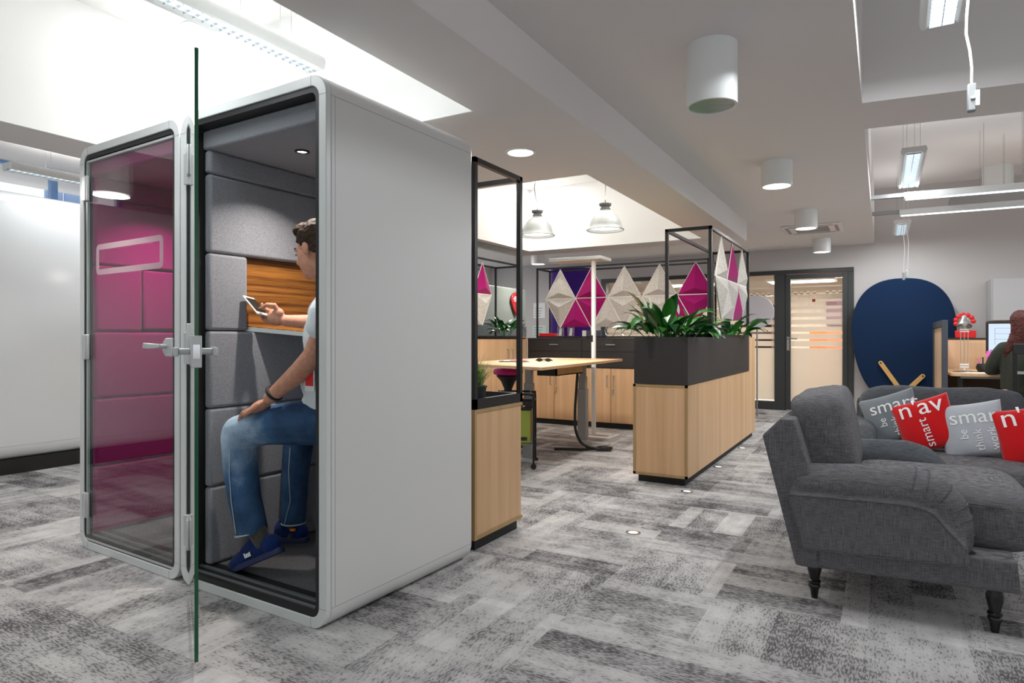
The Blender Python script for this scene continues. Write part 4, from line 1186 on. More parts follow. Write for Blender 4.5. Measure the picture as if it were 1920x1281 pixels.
# local x from -.22 to .22, y from 0 to 3.1
b = MB(); b.box(-.22, .218, .012, 2.66, .062, .79); b.box(-.22, .218, 2.66, 3.10, .062, 1.172)
b.build('carcass', M['wood'], PR)
b = MB(); b.box(-.222, .220, 0, .012, .06, .082); b.box(-.222, .220, 0, .012, .772, .792); b.box(-.222, -.20, 0, .012, .06, .792); b.box(.198, .220, 0, .012, .06, .792)
b.build('edging', M['woodedge'], PR)
box(-.20, .198, .004, .012, .082, .772).build('end_panel', M['wood'], PR)
box(-.19, .19, .04, 3.05, 0, .062).build('plinth', M['plinth'], PR)
b = MB()
x0, x1, y0, y1, z0, z1, w = -.212, .224, -.004, 2.655, .795, 1.172, .012
b.box(x0, x0 + w, y0, y1, z0, z1); b.box(x1 - w, x1, y0, y1, z0, z1); b.box(x0 + w, x1 - w, y0, y0 + w, z0, z1); b.box(x0 + w, x1 - w, y1 - w, y1, z0, z1); b.box(x0 + w, x1 - w, y0 + w, y1 - w, z0, z0 + w)
b.build('planter_box', M['anthracite'], PR)
box(x0 + w, x1 - w, y0 + w, y1 - w, 1.09, 1.10).build('soil', flat('dark_soil', srgb(40, 32, 26), .95), PR)
square_frame(PR, -.195, .225, .80, 2.66, 1.172, 2.165, .028)
lily('broad-leaved peace lily at the front end of the right planter', (-1.56, 5.30, 1.10), 60, .55, .43, 5, flowers=((-.12, -.03, .30), (.10, .02, .26)))
lily('peace lily second in the right planter, under the frame', (-1.50, 5.95, 1.10), 34, .4, .33, 9)
lily('peace lily at the far end of the right planter by the round disc', (-1.46, 7.25, 1.10), 36, .5, .38, 14)

def slim_handle(par, p0, p1, out, name='handle'):
    p0 = Vector(p0); p1 = Vector(p1); o = Vector(out)
    return MB().tube([p0, p0 + o, p1 + o, p1], .0055, 8).build(name, M['alu'], par, smooth=True)

# rear row: three low oak cabinets with black drawer units
keyloc = {0: True, 1: True}
for i in range(3):
    X0 = -4.255 + .812 * i
    pos = ('left-hand', 'middle', 'right-hand')[i]
    cb = thing('low_cabinet', pos + ' low oak two-door cabinet of the rear row, under a black drawer unit', 'cabinet', (X0, 7.85, 0), 0, 'rear row of low cabinets')
    box(0, .81, .02, .46, .07, .775).build('carcass', M['wood'], cb)
    box(0, .812, .03, .45, 0, .07).build('plinth', M['plinth'], cb)
    for j in (0, 1):
        d = box(.003 + .405 * j, .402 + .405 * j, 0, .02, .075, .770).build('door', M['wood'], cb, bevel=.001)
        hx = .36 if j == 0 else .45
        slim_handle(d, (hx, 0, .54), (hx, 0, .68), (0, -.03, 0))
        if j == 1 and i < 2:
            k = MB(); k.tube([(hx - .005, 0, .50), (hx - .005, -.03, .50)], .008, 10); k.box(hx - .012, hx + .004, -.034, -.030, .44, .50)
            k.build('key', M['chrome'], d)
    du = thing('drawer_unit', pos + ' black drawer unit of the rear row, on a low oak cabinet', 'drawer unit', (X0, 7.85, .775), 0, 'black drawer units on the rear row')
    box(0, .812, .02, .46, .003, .39).build('carcass', M['anthracite'], du)
    for z0, z1 in ((.006, .212), (.216, .374)):
        d = box(.003, .809, 0, .02, z0, z1).build('drawer', M['anthracite'], du, bevel=.001)
        if z0 > .1:
            MB().box(.345, .475, -.03, -.024, .30, .312).box(.35, .356, -.03, 0, .302, .31).box(.464, .47, -.03, 0, .302, .31).build('handle', M['alu'], d)
    box(-.001, .813, -.002, .46, .376, .392).build('top', M['anthracite'], du)
# left row of oak cabinets
for i, (Y0, Y1, lb) in enumerate(((5.90, 6.80, 'nearer tall oak cabinet of the left row behind the desk'), (6.80, 7.70, 'farther tall oak cabinet of the left row beside the black drawers'))):
    cb = thing('oak_cabinet', lb, 'cabinet', (-4.62, Y0, 0))
    w = Y1 - Y0
    box(0, .40, 0, w - .001, .06, 1.155).build('carcass', M['wood'], cb)
    box(.01, .39, 0, w, 0, .06).build('plinth', M['plinth'], cb)
    box(0, .422, 0, w - .001, 1.156, 1.170).build('top', M['blackmetal'], cb)
    for j in (0, 1):
        d = box(.40, .42, .002 + w / 2 * j, w / 2 * (j + 1) - .003, .065, 1.152).build('door', M['wood'], cb, bevel=.001)
        hy2 = w / 2 - .055 if j == 0 else w / 2 + .055
        slim_handle(d, (.42, hy2, .86), (.42, hy2, 1.02), (.03, 0, 0))
        k = MB(); k.tube([(.42, hy2, .83), (.45, hy2, .83)], .008, 10); k.box(.45, .454, hy2 - .01, hy2 + .006, .77, .83)
        k.build('key', M['chrome'], d)
ep = tag(box(-4.62, -4.265, 7.705, 7.845, 0, 1.185).build('end_panel', M['wood']), 'oak end panel filling the corner between the left and rear cabinet rows', 'panel')
fl = thing('display_frame', 'black square-tube frame standing on the left cabinets', 'frame', (0, 0, 1.171))
square_frame(fl, -4.60, -4.18, 5.92, 7.56, 0, .965, .022, name='tubes')
fb = thing('display_frame', 'black square-tube frame standing along the rear drawer units', 'frame', (0, 0, 1.169))
square_frame(fb, -4.13, -1.80, 7.87, 8.28, 0, .955, .022, name='tubes')

# faceted felt diamonds
def diamond(label, loc, rz, a, b, mu, ml, group):
    t = thing('felt_diamond', label, 'acoustic panel', loc, rz, group)
    for nm, sgn, m, pk in (('upper_half', 1, mu, .19), ('lower_half', -1, ml, .30)):
        zt = sgn * b; zp = sgn * pk * b
        v = [(-a, 0, 0), (a, 0, 0), (0, 0, zt), (0, -.058, zp), (-a, .012, 0), (a, .012, 0), (0, .012, zt)]
        q = MB().add(v, [(0, 1, 3), (1, 2, 3), (2, 0, 3), (4, 6, 5), (0, 4, 5, 1), (1, 5, 6, 2), (2, 6, 4, 0)])
        q.build(nm, m, t)
        r = MB()
        for p0, p1 in (((-a, 0, 0), (0, 0, zt)), ((a, 0, 0), (0, 0, zt)), ((-a, 0, sgn * .003), (a, 0, sgn * .003))):
            r.bar((p0[0], .0, p0[2]), (p1[0], .0, p1[2]), .006)
        r.build('edge_' + nm, M['edgewhite'] if m is not M['magenta'] else m, t)
    MB().tube([(0, .0, b), (0, .0, b + .03)], .002, 5).build('hanging_loop', M['wire'], t)
    return t
gname = 'faceted felt diamonds hanging in the frames'
for i, (x, mu, ml, lb) in enumerate(((-3.79, 'l', 'l', 'pale faceted felt diamond, leftmost over the rear drawers'), (-3.34, 'm', 'm', 'magenta faceted felt diamond behind the white standing lamp pole'),
        (-2.88, 'l', 'l', 'pale faceted felt diamond between the two magenta ones over the rear drawers'), (-2.42, 'l', 'l', 'pale faceted felt diamond just left of the right planter frame'),
        (-1.97, 'm', 'm', 'magenta faceted felt diamond behind the right planter leaves'))):
    diamond(lb, (x, 7.92, 1.70), 0, .225, .395, M['pet_light'] if mu == 'l' else M['pet_mag'], M['pet_light'] if ml == 'l' else M['pet_mag'], gname)
for (y, m, lb) in ((6.30, 'l', 'pale felt diamond nearest the camera on the right planter frame'), (6.81, 'm', 'felt diamond with magenta top on the right planter frame, middle of its row'), (7.33, 'l', 'pale felt diamond farthest along the right planter frame')):
    mm = M['pet_light'] if m == 'l' else M['pet_mag']
    diamond(lb, (-1.325, y, 1.735), R(90), .255, .39, mm, M['pet_light'], gname)
diamond('felt diamond with magenta top and pale bottom on the left cabinet frame', (-4.20, 6.60, 1.70), R(90), .21, .38, M['pet_mag'], M['pet_light'], gname)
diamond('felt diamond with pale top and magenta bottom, half hidden by the open booth', (-4.20, 6.15, 1.70), R(90), .21, .38, M['pet_light'], M['pet_mag'], gname)
def triangle(label, loc, rz, a, hgt, m, group='faceted felt triangles filling between the diamonds'):
    t = thing('felt_triangle', label, 'acoustic panel', loc, rz, group)
    v = [(-a, 0, -hgt), (a, 0, -hgt), (0, 0, 0), (0, -.05, -hgt * .72), (-a, .012, -hgt), (a, .012, -hgt), (0, .012, 0)]
    MB().add(v, [(0, 1, 3), (1, 2, 3), (2, 0, 3), (4, 6, 5), (0, 4, 5, 1), (1, 5, 6, 2), (2, 6, 4, 0)]).build('facets', m, t)
    r = MB(); r.bar((-a, 0, -hgt), (0, 0, 0), .005); r.bar((a, 0, -hgt), (0, 0, 0), .005); r.build('edge', M['edgewhite'], t)
for x, m, lb in ((-3.565, 'pet_mag', 'magenta felt triangle below the joint left of the lamp pole'), (-3.11, 'pet_light', 'pale felt triangle below the joint right of the lamp pole'),
                 (-2.65, 'pet_light', 'pale felt triangle behind the wire drop ornaments'), (-2.195, 'pet_mag', 'magenta felt triangle behind the left leaves of the right planter')):
    triangle(lb, (x, 7.921, 1.69), 0, .215, .375, M[m])
triangle('pale felt triangle on the right planter frame, the nearer one', (-1.324, 6.555, 1.725), R(90), .245, .37, M['pet_light'])
triangle('magenta felt triangle on the right planter frame, the farther one', (-1.324, 7.07, 1.725), R(90), .245, .37, M['pet_mag'])
triangle('pale felt triangle low on the left cabinet frame beside the open booth', (-4.199, 6.375, 1.69), R(90), .20, .36, M['pet_light'])
lily('peace lily on the corner of the left cabinets', (-4.40, 7.45, 1.18), 30, .3, .30, 21)

# things on the rear drawers
TZ = 1.168
for (x, lb) in ((-3.81, 'left of the two glass block trophies on the rear drawers'), (-3.655, 'right of the two glass block trophies on the rear drawers')):
    t = thing('glass_trophy', lb, 'trophy', (x, 7.97, TZ))
    box(-.04, .04, -.03, .03, 0, .205).build('block', M['crystal'], t, bevel=.003)
    MB().box(-.035, .035, -.012, -.008, .15, .19).build('red_band', flat('wine_print', srgb(130, 20, 50), .4), t)
    MB().prism([(-.022, .03), (.018, .03), (.026, .13), (-.01, .14)], 'y', -.012, -.008).build('printed_card', M['paper'], t)
    MB().prism([(-.03, .005), (.03, .005), (.01, .08), (-.03, .05)], 'y', -.002, .004).build('navy_card', flat('navy_print', srgb(34, 36, 66), .4), t)
t = thing('red_box', 'low red box with clear lid at the left of the rear drawers', 'box', (-4.02, 8.03, TZ))
box(-.14, .14, -.05, .05, 0, .012).build('base', M['alupaint'], t)
box(-.13, .13, -.045, .045, .012, .065).build('box_body', M['redplastic'], t, bevel=.004)
t = thing('binder', 'grey binder with white block behind the lamp pole', 'binder', (-3.33, 8.02, TZ))
box(-.11, .09, -.03, .03, 0, .10).build('cover', flat('grey_binder', srgb(74, 72, 82), .5), t); box(-.17, -.112, -.025, .025, 0, .10).build('white_block', M['paper'], t)
for (x, lb) in ((-3.09, 'left of the two wire drop ornaments on the rear drawers'), (-2.865, 'right of the two wire drop ornaments on the rear drawers')):
    t = thing('wire_ornament', lb, 'ornament', (x, 7.96, TZ))
    for s1 in (-1, 1):
        MB().tube([(s1 * .015, 0, .01), (s1 * .06, 0, .05), (s1 * .072, 0, .10), (s1 * .05, 0, .16), (s1 * .012, 0, .225), (0, 0, .24)], .0045, 8).build('bent_rod', M['chrome'], t, smooth=True)
    box(-.05, .05, -.03, .03, 0, .010).build('base', M['chrome'], t)

# ------------------------------------------------------------------ desk with lamp, stool and cart
DK = thing('standing_desk', 'height-adjustable desk with oak top and grey telescopic legs', 'desk', (0, 0, 0))
top = [(-2.41, 4.69), (-2.61, 7.12), (-3.62, 7.12), (-3.60, 5.12)]
MB().prism(top, 'z', .899, .925).build('desktop', M['woodx'], DK, bevel=.002)
for y in (5.36, 6.62):
    c = MB(); c.box(-2.94, -2.84, y - .04, y + .04, .03, .60); c.box(-2.93, -2.85, y - .033, y + .033, .60, .74); c.box(-2.922, -2.858, y - .026, y + .026, .74, .88)
    c.build('leg', M['greyplastic'], DK, bevel=.003)
    MB().box(-3.36, -2.58, y - .045, y + .045, 0, .02).box(-2.95, -2.83, y - .045, y + .045, .02, .035).build('foot', M['alupaint'], DK, bevel=.004)
    box(-3.2, -2.62, y - .03, y + .03, .88, .899).build('bracket', M['greyplastic'], DK)
box(-2.92, -2.86, 5.36, 6.62, .855, .88).build('crossbar', M['greyplastic'], DK)
b = MB(); b.box(-2.80, -2.60, 5.35, 5.37, .815, .898); b.box(-2.80, -2.78, 5.35, 5.95, .815, .898); b.box(-2.62, -2.60, 5.35, 5.95, .815, .898); b.box(-2.80, -2.60, 5.35, 5.95, .815, .825); b.build('cable_tray', M['woodedge'], DK)
box(-2.79, -2.61, 5.345, 5.35, .815, .875).build('tray_shade', M['black'], DK)  # black plate paints the shade inside the tray end
cs_ = thing('cable_sleeve', 'black corrugated cable sleeve hanging from the desk and coiling on the floor', 'cable')
pts = [(-2.70, 6.05, .88), (-2.72, 6.1, .85), (-2.74, 6.12, .7), (-2.76, 6.12, .4), (-2.75, 6.12, .2), (-2.68, 6.14, .07), (-2.55, 6.18, .03)]
for i in range(26):
    a = 2 * math.pi * i / 11; pts.append((-2.50 + .07 * math.cos(a - 1.6), 6.26 + .07 * math.sin(a - 1.6), .022 + .006 * (i // 11)))
pts += [(-2.65, 6.15, .02), (-2.80, 6.08, .02), (-2.95, 6.02, .018)]
def smooth_pts(p, k=4):
    out = []
    for i in range(len(p) - 1):
        p0 = Vector(p[max(i - 1, 0)]); p1 = Vector(p[i]); p2 = Vector(p[i + 1]); p3 = Vector(p[min(i + 2, len(p) - 1)])
        for j in range(k):
            t = j / k
            out.append(.5 * ((2 * p1) + (-p0 + p2) * t + (2 * p0 - 5 * p1 + 4 * p2 - p3) * t * t + (-p0 + 3 * p1 - 3 * p2 + p3) * t ** 3))
    out.append(Vector(p[-1])); return out
MB().tube(smooth_pts(pts), .014, 10).build('sleeve', M['black'], cs_, smooth=True)
# tablets, papers and glasses
t = thing('magazine_pile', 'black tablet and red-edged papers lying on the standing desk', 'papers', (-3.22, 5.70, .925), R(20))
box(-.16, .10, -.11, .09, 0, .008).build('tablet', M['black'], t, bevel=.002)
box(-.12, .14, -.09, .10, .008, .013).build('sheets', M['paper'], t); box(-.06, .12, -.06, .09, .013, .017).build('red_cover', M['redplastic'], t)
t = thing('sunglasses', 'black folded glasses lying on the standing desk', 'glasses', (-2.98, 5.86, .926), R(10))
g = MB(); g.tube([(-.09, -.02, .012), (-.05, -.03, .03), (0, -.03, .024), (.05, -.03, .03), (.09, -.02, .012)], .005, 8); g.tube([(-.09, -.02, .012), (.05, .05, .006)], .003, 6); g.tube([(.09, -.02, .012), (-.05, .045, .006)], .003, 6)
g.ell((-.045, -.032, .018), (.032, .004, .018)); g.ell((.045, -.032, .018), (.032, .004, .018)); g.build('frame', M['black'], t, smooth=True)

LP = thing('standing_lamp', 'white standing office lamp with a square pole and flat panel head behind the desk', 'floor lamp', (-3.02, 7.24, 0))
box(-.022, .022, -.022, .022, .012, 2.10).build('pole', M['whiteplastic'], LP, bevel=.003)
MB().prism([(-.22, -.24), (.30, -.24), (.30, .10), (.22, .10), (.22, -.14), (-.22, -.14)], 'z', 0, .012).box(-.06, .24, -.02, .10, 0, .012).build('base', M['whiteplastic'], LP, bevel=.002)
box(-.026, -.0, -.026, -.0225, 1.12, 1.20).build('lamp_switch', M['black'], LP)
MB().box(-.52, .16, -.17, .17, 2.10, 2.135).build('lamp_head', M['whiteplastic'], LP, bevel=.004)
MB().box(-.48, .12, -.14, .14, 2.097, 2.0995).build('diffuser', flat('lamp_grille', srgb(196, 190, 186), .7), LP)
MB().box(-.524, -.5205, -.165, .165, 2.103, 2.133).build('end_grille', M['black'], LP)
MB().box(-.515, .155, -.174, -.171, 2.105, 2.131).build('side_grille', M['alu'], LP)

S2 = thing('swivel_stool', 'magenta topped perching stool with black funnel base at the standing desk', 'stool', (-3.52, 6.05, 0))
MB().lathe([(0, .765), (.10, .76), (.155, .775), (.165, .80), (.15, .83), (.10, .845), (0, .84)], n=36).xf(Matrix.Translation((0, 0, 0))).build('seat', M['magenta'], S2, smooth=True)
MB().lathe([(0, .50), (.035, .50), (.045, .62), (.08, .70), (.13, .755), (.12, .765), (0, .762)], n=32).build('funnel', M['black'], S2, smooth=True)
MB().lathe([(.03, .05), (.03, .52)], n=20).build('column', M['black'], S2, smooth=True)
MB().lathe([(.20, 0), (.205, .02), (.15, .04), (.03, .06), (0, .06)], n=36).build('base', M['black'], S2, smooth=True)

CT = thing('filing_cart', 'black wire filing cart beside the left planter with hanging files', 'cart', (-2.76, 5.16, 0), R(25))
def arch(y):
    return [(-.32, y, .06), (-.32, y, .62), (-.30, y, .655), (-.26, y, .665), (-.03, y, .665), (.01, y, .655), (.028, y, .62), (.028, y, .06)]
for y in (-.14, .20):
    MB().tube(smooth_pts(arch(y), 3), .009, 8).build('side_hoop', M['blackmetal'], CT, smooth=True)
b = MB()
for z in (.235, .55):
    b.tube([(-.32, -.14, z), (.028, -.14, z)], .005, 6); b.tube([(-.32, .20, z), (.028, .20, z)], .005, 6)
for x in (-.32, .028): b.tube([(x, -.14, .235), (x, .20, .235)], .005, 6); b.tube([(x, -.14, .60), (x, .20, .60)], .005, 6)
b.build('rails', M['blackmetal'], CT)
for x in (-.32, .028):
    for y in (-.14, .20):
        MB().lathe([(0, -.012), (.022, -.012), (.026, 0), (.022, .012), (0, .012)], c=(x, y, .028), n=20, ax='y').tube([(x, y, .03), (x, y, .07)], .008, 8).build('caster', M['black'], CT, smooth=True)
for i in range(5):
    y = -.12 + i * .055
    lbl = ('green hanging file, front one in the filing cart', 'brown hanging file directly behind the green one in the filing cart', 'brown hanging file, third from the front in the filing cart', 'brown hanging file, fourth from the front in the filing cart', 'brown hanging file at the very back of the filing cart')[i]
    hf = thing('hanging_file', lbl, 'file', (-2.76 - y * math.sin(R(25)), 5.16 + y * math.cos(R(25)), 0), R(25), 'hanging files in the cart')
    k = MB(); k.prism([(-.28, .25), (-.26, .215), (-.02, .215), (.0, .25), (.0, .60), (-.28, .60)], 'y', 0, .012)
    k.build('folder', M['green'] if i == 0 else M['tan'], hf, bevel=.003)
    box(-.285, .005, -.002, .014, .52, .602).build('label_strip', M['black'], hf)
    if i == 0:
        MB().box(-.22, -.20, -.004, -.002, .55, .565).box(-.07, -.05, -.004, -.002, .55, .565).build('studs', M['chrome'], hf)
        MB().box(-.12, -.03, -.0025, -.0005, .255, .285).build('printed_patch', M['black'], hf)

# floor lights
for i, (y, lb) in enumerate(((3.70, 'round steel floor light, nearest the camera'), (4.90, 'round steel floor light by the front corner of the right planter'), (5.98, 'round steel floor light beside the middle of the right planter'), (7.13, 'round steel floor light, farthest along the right planter'))):
    t = thing('floor_light', lb, 'floor light', (-1.285 if i else -1.29, y, 0), 0, 'round lights set in the carpet')
    MB().lathe([(.045, 0), (.045, .004), (.030, .005), (.030, 0)], n=32, closed=True).build('ring', M['chrome'], t, smooth=True)
    MB().lathe([(0, .003), (.030, .003)], n=28).build('lens', emissive('floor_glow', (.9, .96, 1, 1), 1.2) if i == 0 else bpy.data.materials['floor_glow'], t)

# ------------------------------------------------------------------ far left and back
gs = thing('high_back_sofa', 'high-backed sage and charcoal felt sofa far behind the left cabinets', 'sofa', (-5.55, 7.4, 0))
MB().box(-.05, .05, 0, 2.7, 1.385, 2.03).build('backrest', M['sagefelt'], gs, bevel=.04, seg=4)
MB().box(-.05, .06, 0, 2.7, .12, 1.38).build('lower_back', M['charcoalfelt'], gs, bevel=.02)
MB().box(.06, .65, .1, 2.6, .15, .45).build('seat', M['charcoalfelt'], gs, bevel=.04)
for x in (0, .55):
    for y in (.2, 2.4): box(x, x + .05, y, y + .05, 0, .15).build('leg', M['blackmetal'], gs)
rb = thing('balloon_sign', 'dark red drop-shaped sign with white print in front of the sage sofa back', 'sign', (-5.485, 9.66, 1.80), 0)
pts = []
for i in range(32):
    a = 2 * math.pi * i / 32; z = math.sin(a); y = math.cos(a)
    pts.append((y * .165 * (1 if z > 0 else (1 + z * .55)), z * (.155 if z > 0 else .235)))
MB().prism(pts, 'x', 0, .03).build('drop', M['redsign'], rb, bevel=.01, smooth=True)
for z, w_ in ((.03, .10), (-.005, .08), (.06, .07)):
    MB().box(.031, .033, -w_ - .0, w_ - .05, z, z + .018).build('printed_line', M['print'], rb)
for (y0, z0, z1, w_, lb) in ((0, 1.56, 1.86, .26, 'upper white notice pinned on the back wall at left'), (0, 1.18, 1.42, .30, 'lower green-tinted notice on the back wall at left')):
    t = thing('notice', lb, 'notice', (-5.85, BW - .006, 0))
    box(-w_ / 2, w_ / 2, -.004, 0, z0, z1).build('sheet', M['paper'] if z0 > 1.5 else flat('mint_paper', srgb(196, 212, 206), .8), t)
    q = MB()
    for k in range(4): q.box(-w_ * .38, w_ * (.1 + .05 * k), -.0055, -.0042, z0 + .04 + k * .05, z0 + .05 + k * .05)
    q.build('print_lines', flat('grey_print', srgb(110, 110, 120), .8) if z0 > 1.5 else bpy.data.materials['grey_print'], t)
pp = thing('acoustic_screen', 'tall curved purple felt screen behind the rear drawers', 'screen', (-4.30, 9.4, 0))
q = MB(); n = 24; o1, o2 = [], []
for i in range(n + 1):
    a = R(180 + 25 + 130 * i / n); o1.append((.40 * math.cos(a), .40 * math.sin(a) + .1)); o2.append((.36 * math.cos(a), .36 * math.sin(a) + .1))
q.prism(o1 + o2[::-1], 'z', .02, 2.26); q.build('shell', M['purple'], pp, bevel=.01, smooth=True)
MB().box(-.3, .3, .05, .35, 0, .02).build('base', M['blackmetal'], pp)
rd = thing('round_disc', 'pale lilac round disc behind the far end of the right planter', 'sign', (-1.60, 10.0, 1.55))
MB().lathe([(0, -.01), (.235, -.01), (.24, 0), (.235, .01), (0, .01)], n=48, ax='y').build('disc', M['lilac'], rd, smooth=True)
MB().tube([(0, .02, -.0), (0, .02, -1.53)], .01, 10).build('pole', M['wire'], rd); MB().lathe([(0, -1.55), (.14, -1.55), (.14, -1.54), (0, -1.53)], n=24).build('foot', M['wire'], rd)

# navy oval screen with crossed wooden legs
NV = thing('oval_screen', 'large oval navy felt screen with crossed light wooden struts, behind the sofa', 'screen', (.25, 11.02, 0))
pts = []
for i in range(64):
    a = 2 * math.pi * i / 64; c_, s1 = math.cos(a), math.sin(a)
    ex = 2.45
    x = math.copysign(abs(c_) ** (2 / ex), c_) * .66; z = math.copysign(abs(s1) ** (2 / ex), s1)
    z = z * (.80 if z > 0 else 1.05)
    x *= (1 - .12 * max(0, -z)) 
    pts.append((x, 1.245 + z))
MB().prism(pts, 'y', 0, .07).build('felt_shell', M['navy'], NV, bevel=.025, seg=4, smooth=True)
def strut(p0, p1, w=.062):
    a = Vector((p0[0], 0, p0[1])); b = Vector((p1[0], 0, p1[1])); d = (b - a).normalized(); pr = Vector((-d.z, 0, d.x)) * w / 2
    pts = [a + pr, a - pr * 1, b - pr * 1.2, b + pr * 1.2]
    q = MB(); poly = []
    for i in range(9):
        an = math.pi / 2 + math.pi * i / 8; poly.append((a.x + (pr.x * 1) * math.sin(an) - d.x * abs(math.cos(an)) * 0 + (-d.x) * w / 2 * (1 - abs(math.sin(an))) if False else a.x + pr.x * math.cos(math.pi * i / 8) - d.x * w / 2 * math.sin(math.pi * i / 8), a.z + pr.z * math.cos(math.pi * i / 8) - d.z * w / 2 * math.sin(math.pi * i / 8)))
    poly += [(b.x - pr.x, b.z - pr.z), (b.x + pr.x, b.z + pr.z)]
    return q.prism(poly, 'y', -.045, -.004)
for nm, p0, p1, ad in (('wooden_strut', (-.275, .80), (.23, -.02 + .03), 0), ('wooden_strut', (.25, .62), (-.30, .01), 0)):
    s_ = strut(p0, p1).build(nm, M['teak'], NV, bevel=.004)
    MB().lathe([(0, -.048), (.012, -.048), (.012, -.044), (0, -.044)], c=(p0[0], 0, p0[1]), n=16, ax='y').build('bolt', M['black'], s_)

# ------------------------------------------------------------------ right hand workplace
sa = thing('desk_screen', 'desk side screen with charcoal frame and pale wood infill, seen edge on', 'screen', (.61, 9.20, 0))
f = MB(); f.box(0, .06, 0, .06, 0, 1.38); f.box(0, .06, 1.55, 1.60, 0, 1.38); f.box(0, .06, .06, 1.55, 1.30, 1.38)
f.box(0, .06, .06, 1.55, .0, .05); f.build('frame', flat('slate_frame', srgb(62, 66, 74), .6), sa, bevel=.003)
box(.018, .045, .06, 1.55, .05, 1.30).build('infill', M['cardboard'], sa)
sb = thing('desk_screen', 'low pale wood desk screen with dark top trim behind the monitor', 'screen', (.69, 10.83, 0))
box(0, 2.2, 0, .04, .05, 1.145).build('infill', M['cardboard'], sb); box(-.01, 2.21, -.005, .045, 1.145, 1.17).build('top_trim', M['anthracite'], sb)
dk = thing('office_desk', 'oak office desk where the seated woman works', 'desk', (.70, 9.22, 0))
MB().prism([(0, .03), (.06, 0), (2.2, -.0), (2.2, 1.58), (0, 1.58)], 'z', .715, .75).build('desktop', M['woodx'], dk, bevel=.003)
MB().box(.10, 2.2, .05, .08, .69, .714).build('front_rail', M['greyplastic'], dk)
for x, y in ((.1, .1), (.1, 1.4), (2.1, .1), (2.1, 1.4)): box(x - .025, x + .025, y - .025, y + .025, 0, .70).build('leg', M['blackmetal'], dk)
box(.05, 2.15, 1.30, 1.33, .1, .70).build('modesty_panel', flat('brown_panel', srgb(84, 62, 42), .7), dk)
t = thing('desk_lamp', 'spring-arm desk lamp with metal shade beside the screen', 'lamp', (.875, 9.70, .75))
MB().lathe([(0, 0), (.085, 0), (.085, .012), (.02, .02), (0, .02)], n=28).build('base', M['alu'], t, smooth=True)
b = MB(); b.box(-.045, .045, -.012, .012, .05, .066); b.box(-.045, .045, -.012, .012, .08, .10); b.tube([(0, 0, .01), (0, 0, .06)], .008, 8); b.box(-.048, .048, -.012, .012, .49, .505); b.box(-.045, .045, -.012, .012, .515, .53); b.build('brackets', M['whiteplastic'], t)
b = MB()
for x in (-.035, 0, .035): b.tube([(x, 0, .09), (x * 1.1, 0, .50)], .0045, 6)
b.build('arm_rods', M['alu'], t)
MB().lathe([(.082, 0), (.074, .03), (.05, .065), (.03, .10), (.028, .14), (0, .15), (.0, .145), (.024, .135), (.026, .10), (.045, .065), (.07, .03), (.078, 0)], n=36, closed=True).xf(Matrix.Translation((0, -.03, .56)) @ Matrix.Rotation(R(-28), 4, 'X')).build('lamp_shade', M['alu'], t, smooth=True)
MB().ell((0, -.035, .60), (.032, .032, .032)).build('bulb', M['whiteplastic'], t, smooth=True)
t = thing('flower_ornament', 'red box with a red petalled ornament standing on the low desk screen', 'ornament', (1.0, 10.85, 1.171))
box(-.13, .11, -.03, .03, 0, .10).build('box_body', M['redplastic'], t, bevel=.008)
b = MB(); b.ell((-.03, 0, .17), (.06, .03, .08))
for i in range(7):
    a = R(20 + 32 * i - 16); b.ell((-.02 + .10 * math.cos(a), 0, .22 + .10 * math.sin(a)), (.032, .014, .032))
b.build('petals', M['redplastic'], t, smooth=True)
MB().ell((-.02, -.01, .24), (.045, .03, .045)).build('pale_centre', M['whiteplastic'], t, smooth=True)
t = thing('monitor', 'black computer monitor showing a pale page on the right desk', 'monitor', (1.42, 10.30, .75))
MB().box(-.26, .36, -.015, .03, .22, .62).build('bezel', M['black'], t, bevel=.004)
MB().box(-.235, .335, -.018, -.0155, .25, .60).build('display', M['screen'], t)
b = MB()
for z in (.54, .47, .40): b.box(-.17, .28, -.0195, -.0183, z, z + .003)
for i in range(9): b.box(-.22 + i * .035, -.20 + i * .035, -.0195, -.0183, .253, .265)
b.box(-.17, -.167, -.0195, -.0183, .33, .54)
b.build('page_lines', flat('line_print', srgb(96, 110, 150), .6), t)
MB().box(.02, .08, .03, .06, 0, .4).box(-.05, .15, -.06, .10, 0, .012).build('stand', M['black'], t)
t = thing('pen_holder', 'black round pen holder with pens in front of the monitor', 'pen holder', (1.075, 9.80, .75))
MB().lathe([(0, 0), (.05, 0), (.07, .03), (.075, .06), (.06, .10), (.05, .10), (.06, .06), (0, .02)], n=28).build('bowl', M['black'], t, smooth=True)
for i, (x, y, m) in enumerate(((-.03, 0, 'pink'), (0, .01, 'black'), (.03, -.01, 'black'), (.05, .01, 'pink'))):
    MB().tube([(x * .4, y, .04), (x * 1.8, y * 2, .17 + .01 * i)], .007, 8).build('pen', M[m], t)
t = tag(MB().box(1.16, 1.30, 10.265, 10.268, .90, 1.0).build('sticky_note', M['pink']), 'pink sticky note under the monitor edge', 'note')
t = thing('paper_sheet', 'white paper sheets lying on the right desk below the lamp', 'paper', (.98, 9.5, .7505), R(12))
box(-.15, .21, -.1, .1, 0, .0012).build('sheet', M['paper'], t)
t = thing('desk_pen', 'dark pens lying on the right desk at the lamp foot', 'pen', (.90, 9.60, .753), R(4))
MB().tube([(-.15, 0, .003), (-.02, .01, .003)], .004, 6).tube([(.02, 0, .003), (.17, -.01, .003)], .004, 6).build('barrel', M['black'], t)
wc = thing('wall_cabinet', 'light grey wall cabinet at the right edge, above the monitor', 'cabinet', (1.27, 10.75, 1.40))
box(0, 1.6, 0, .52, 0, .565).build('carcass', M['greycab'], wc, bevel=.004)
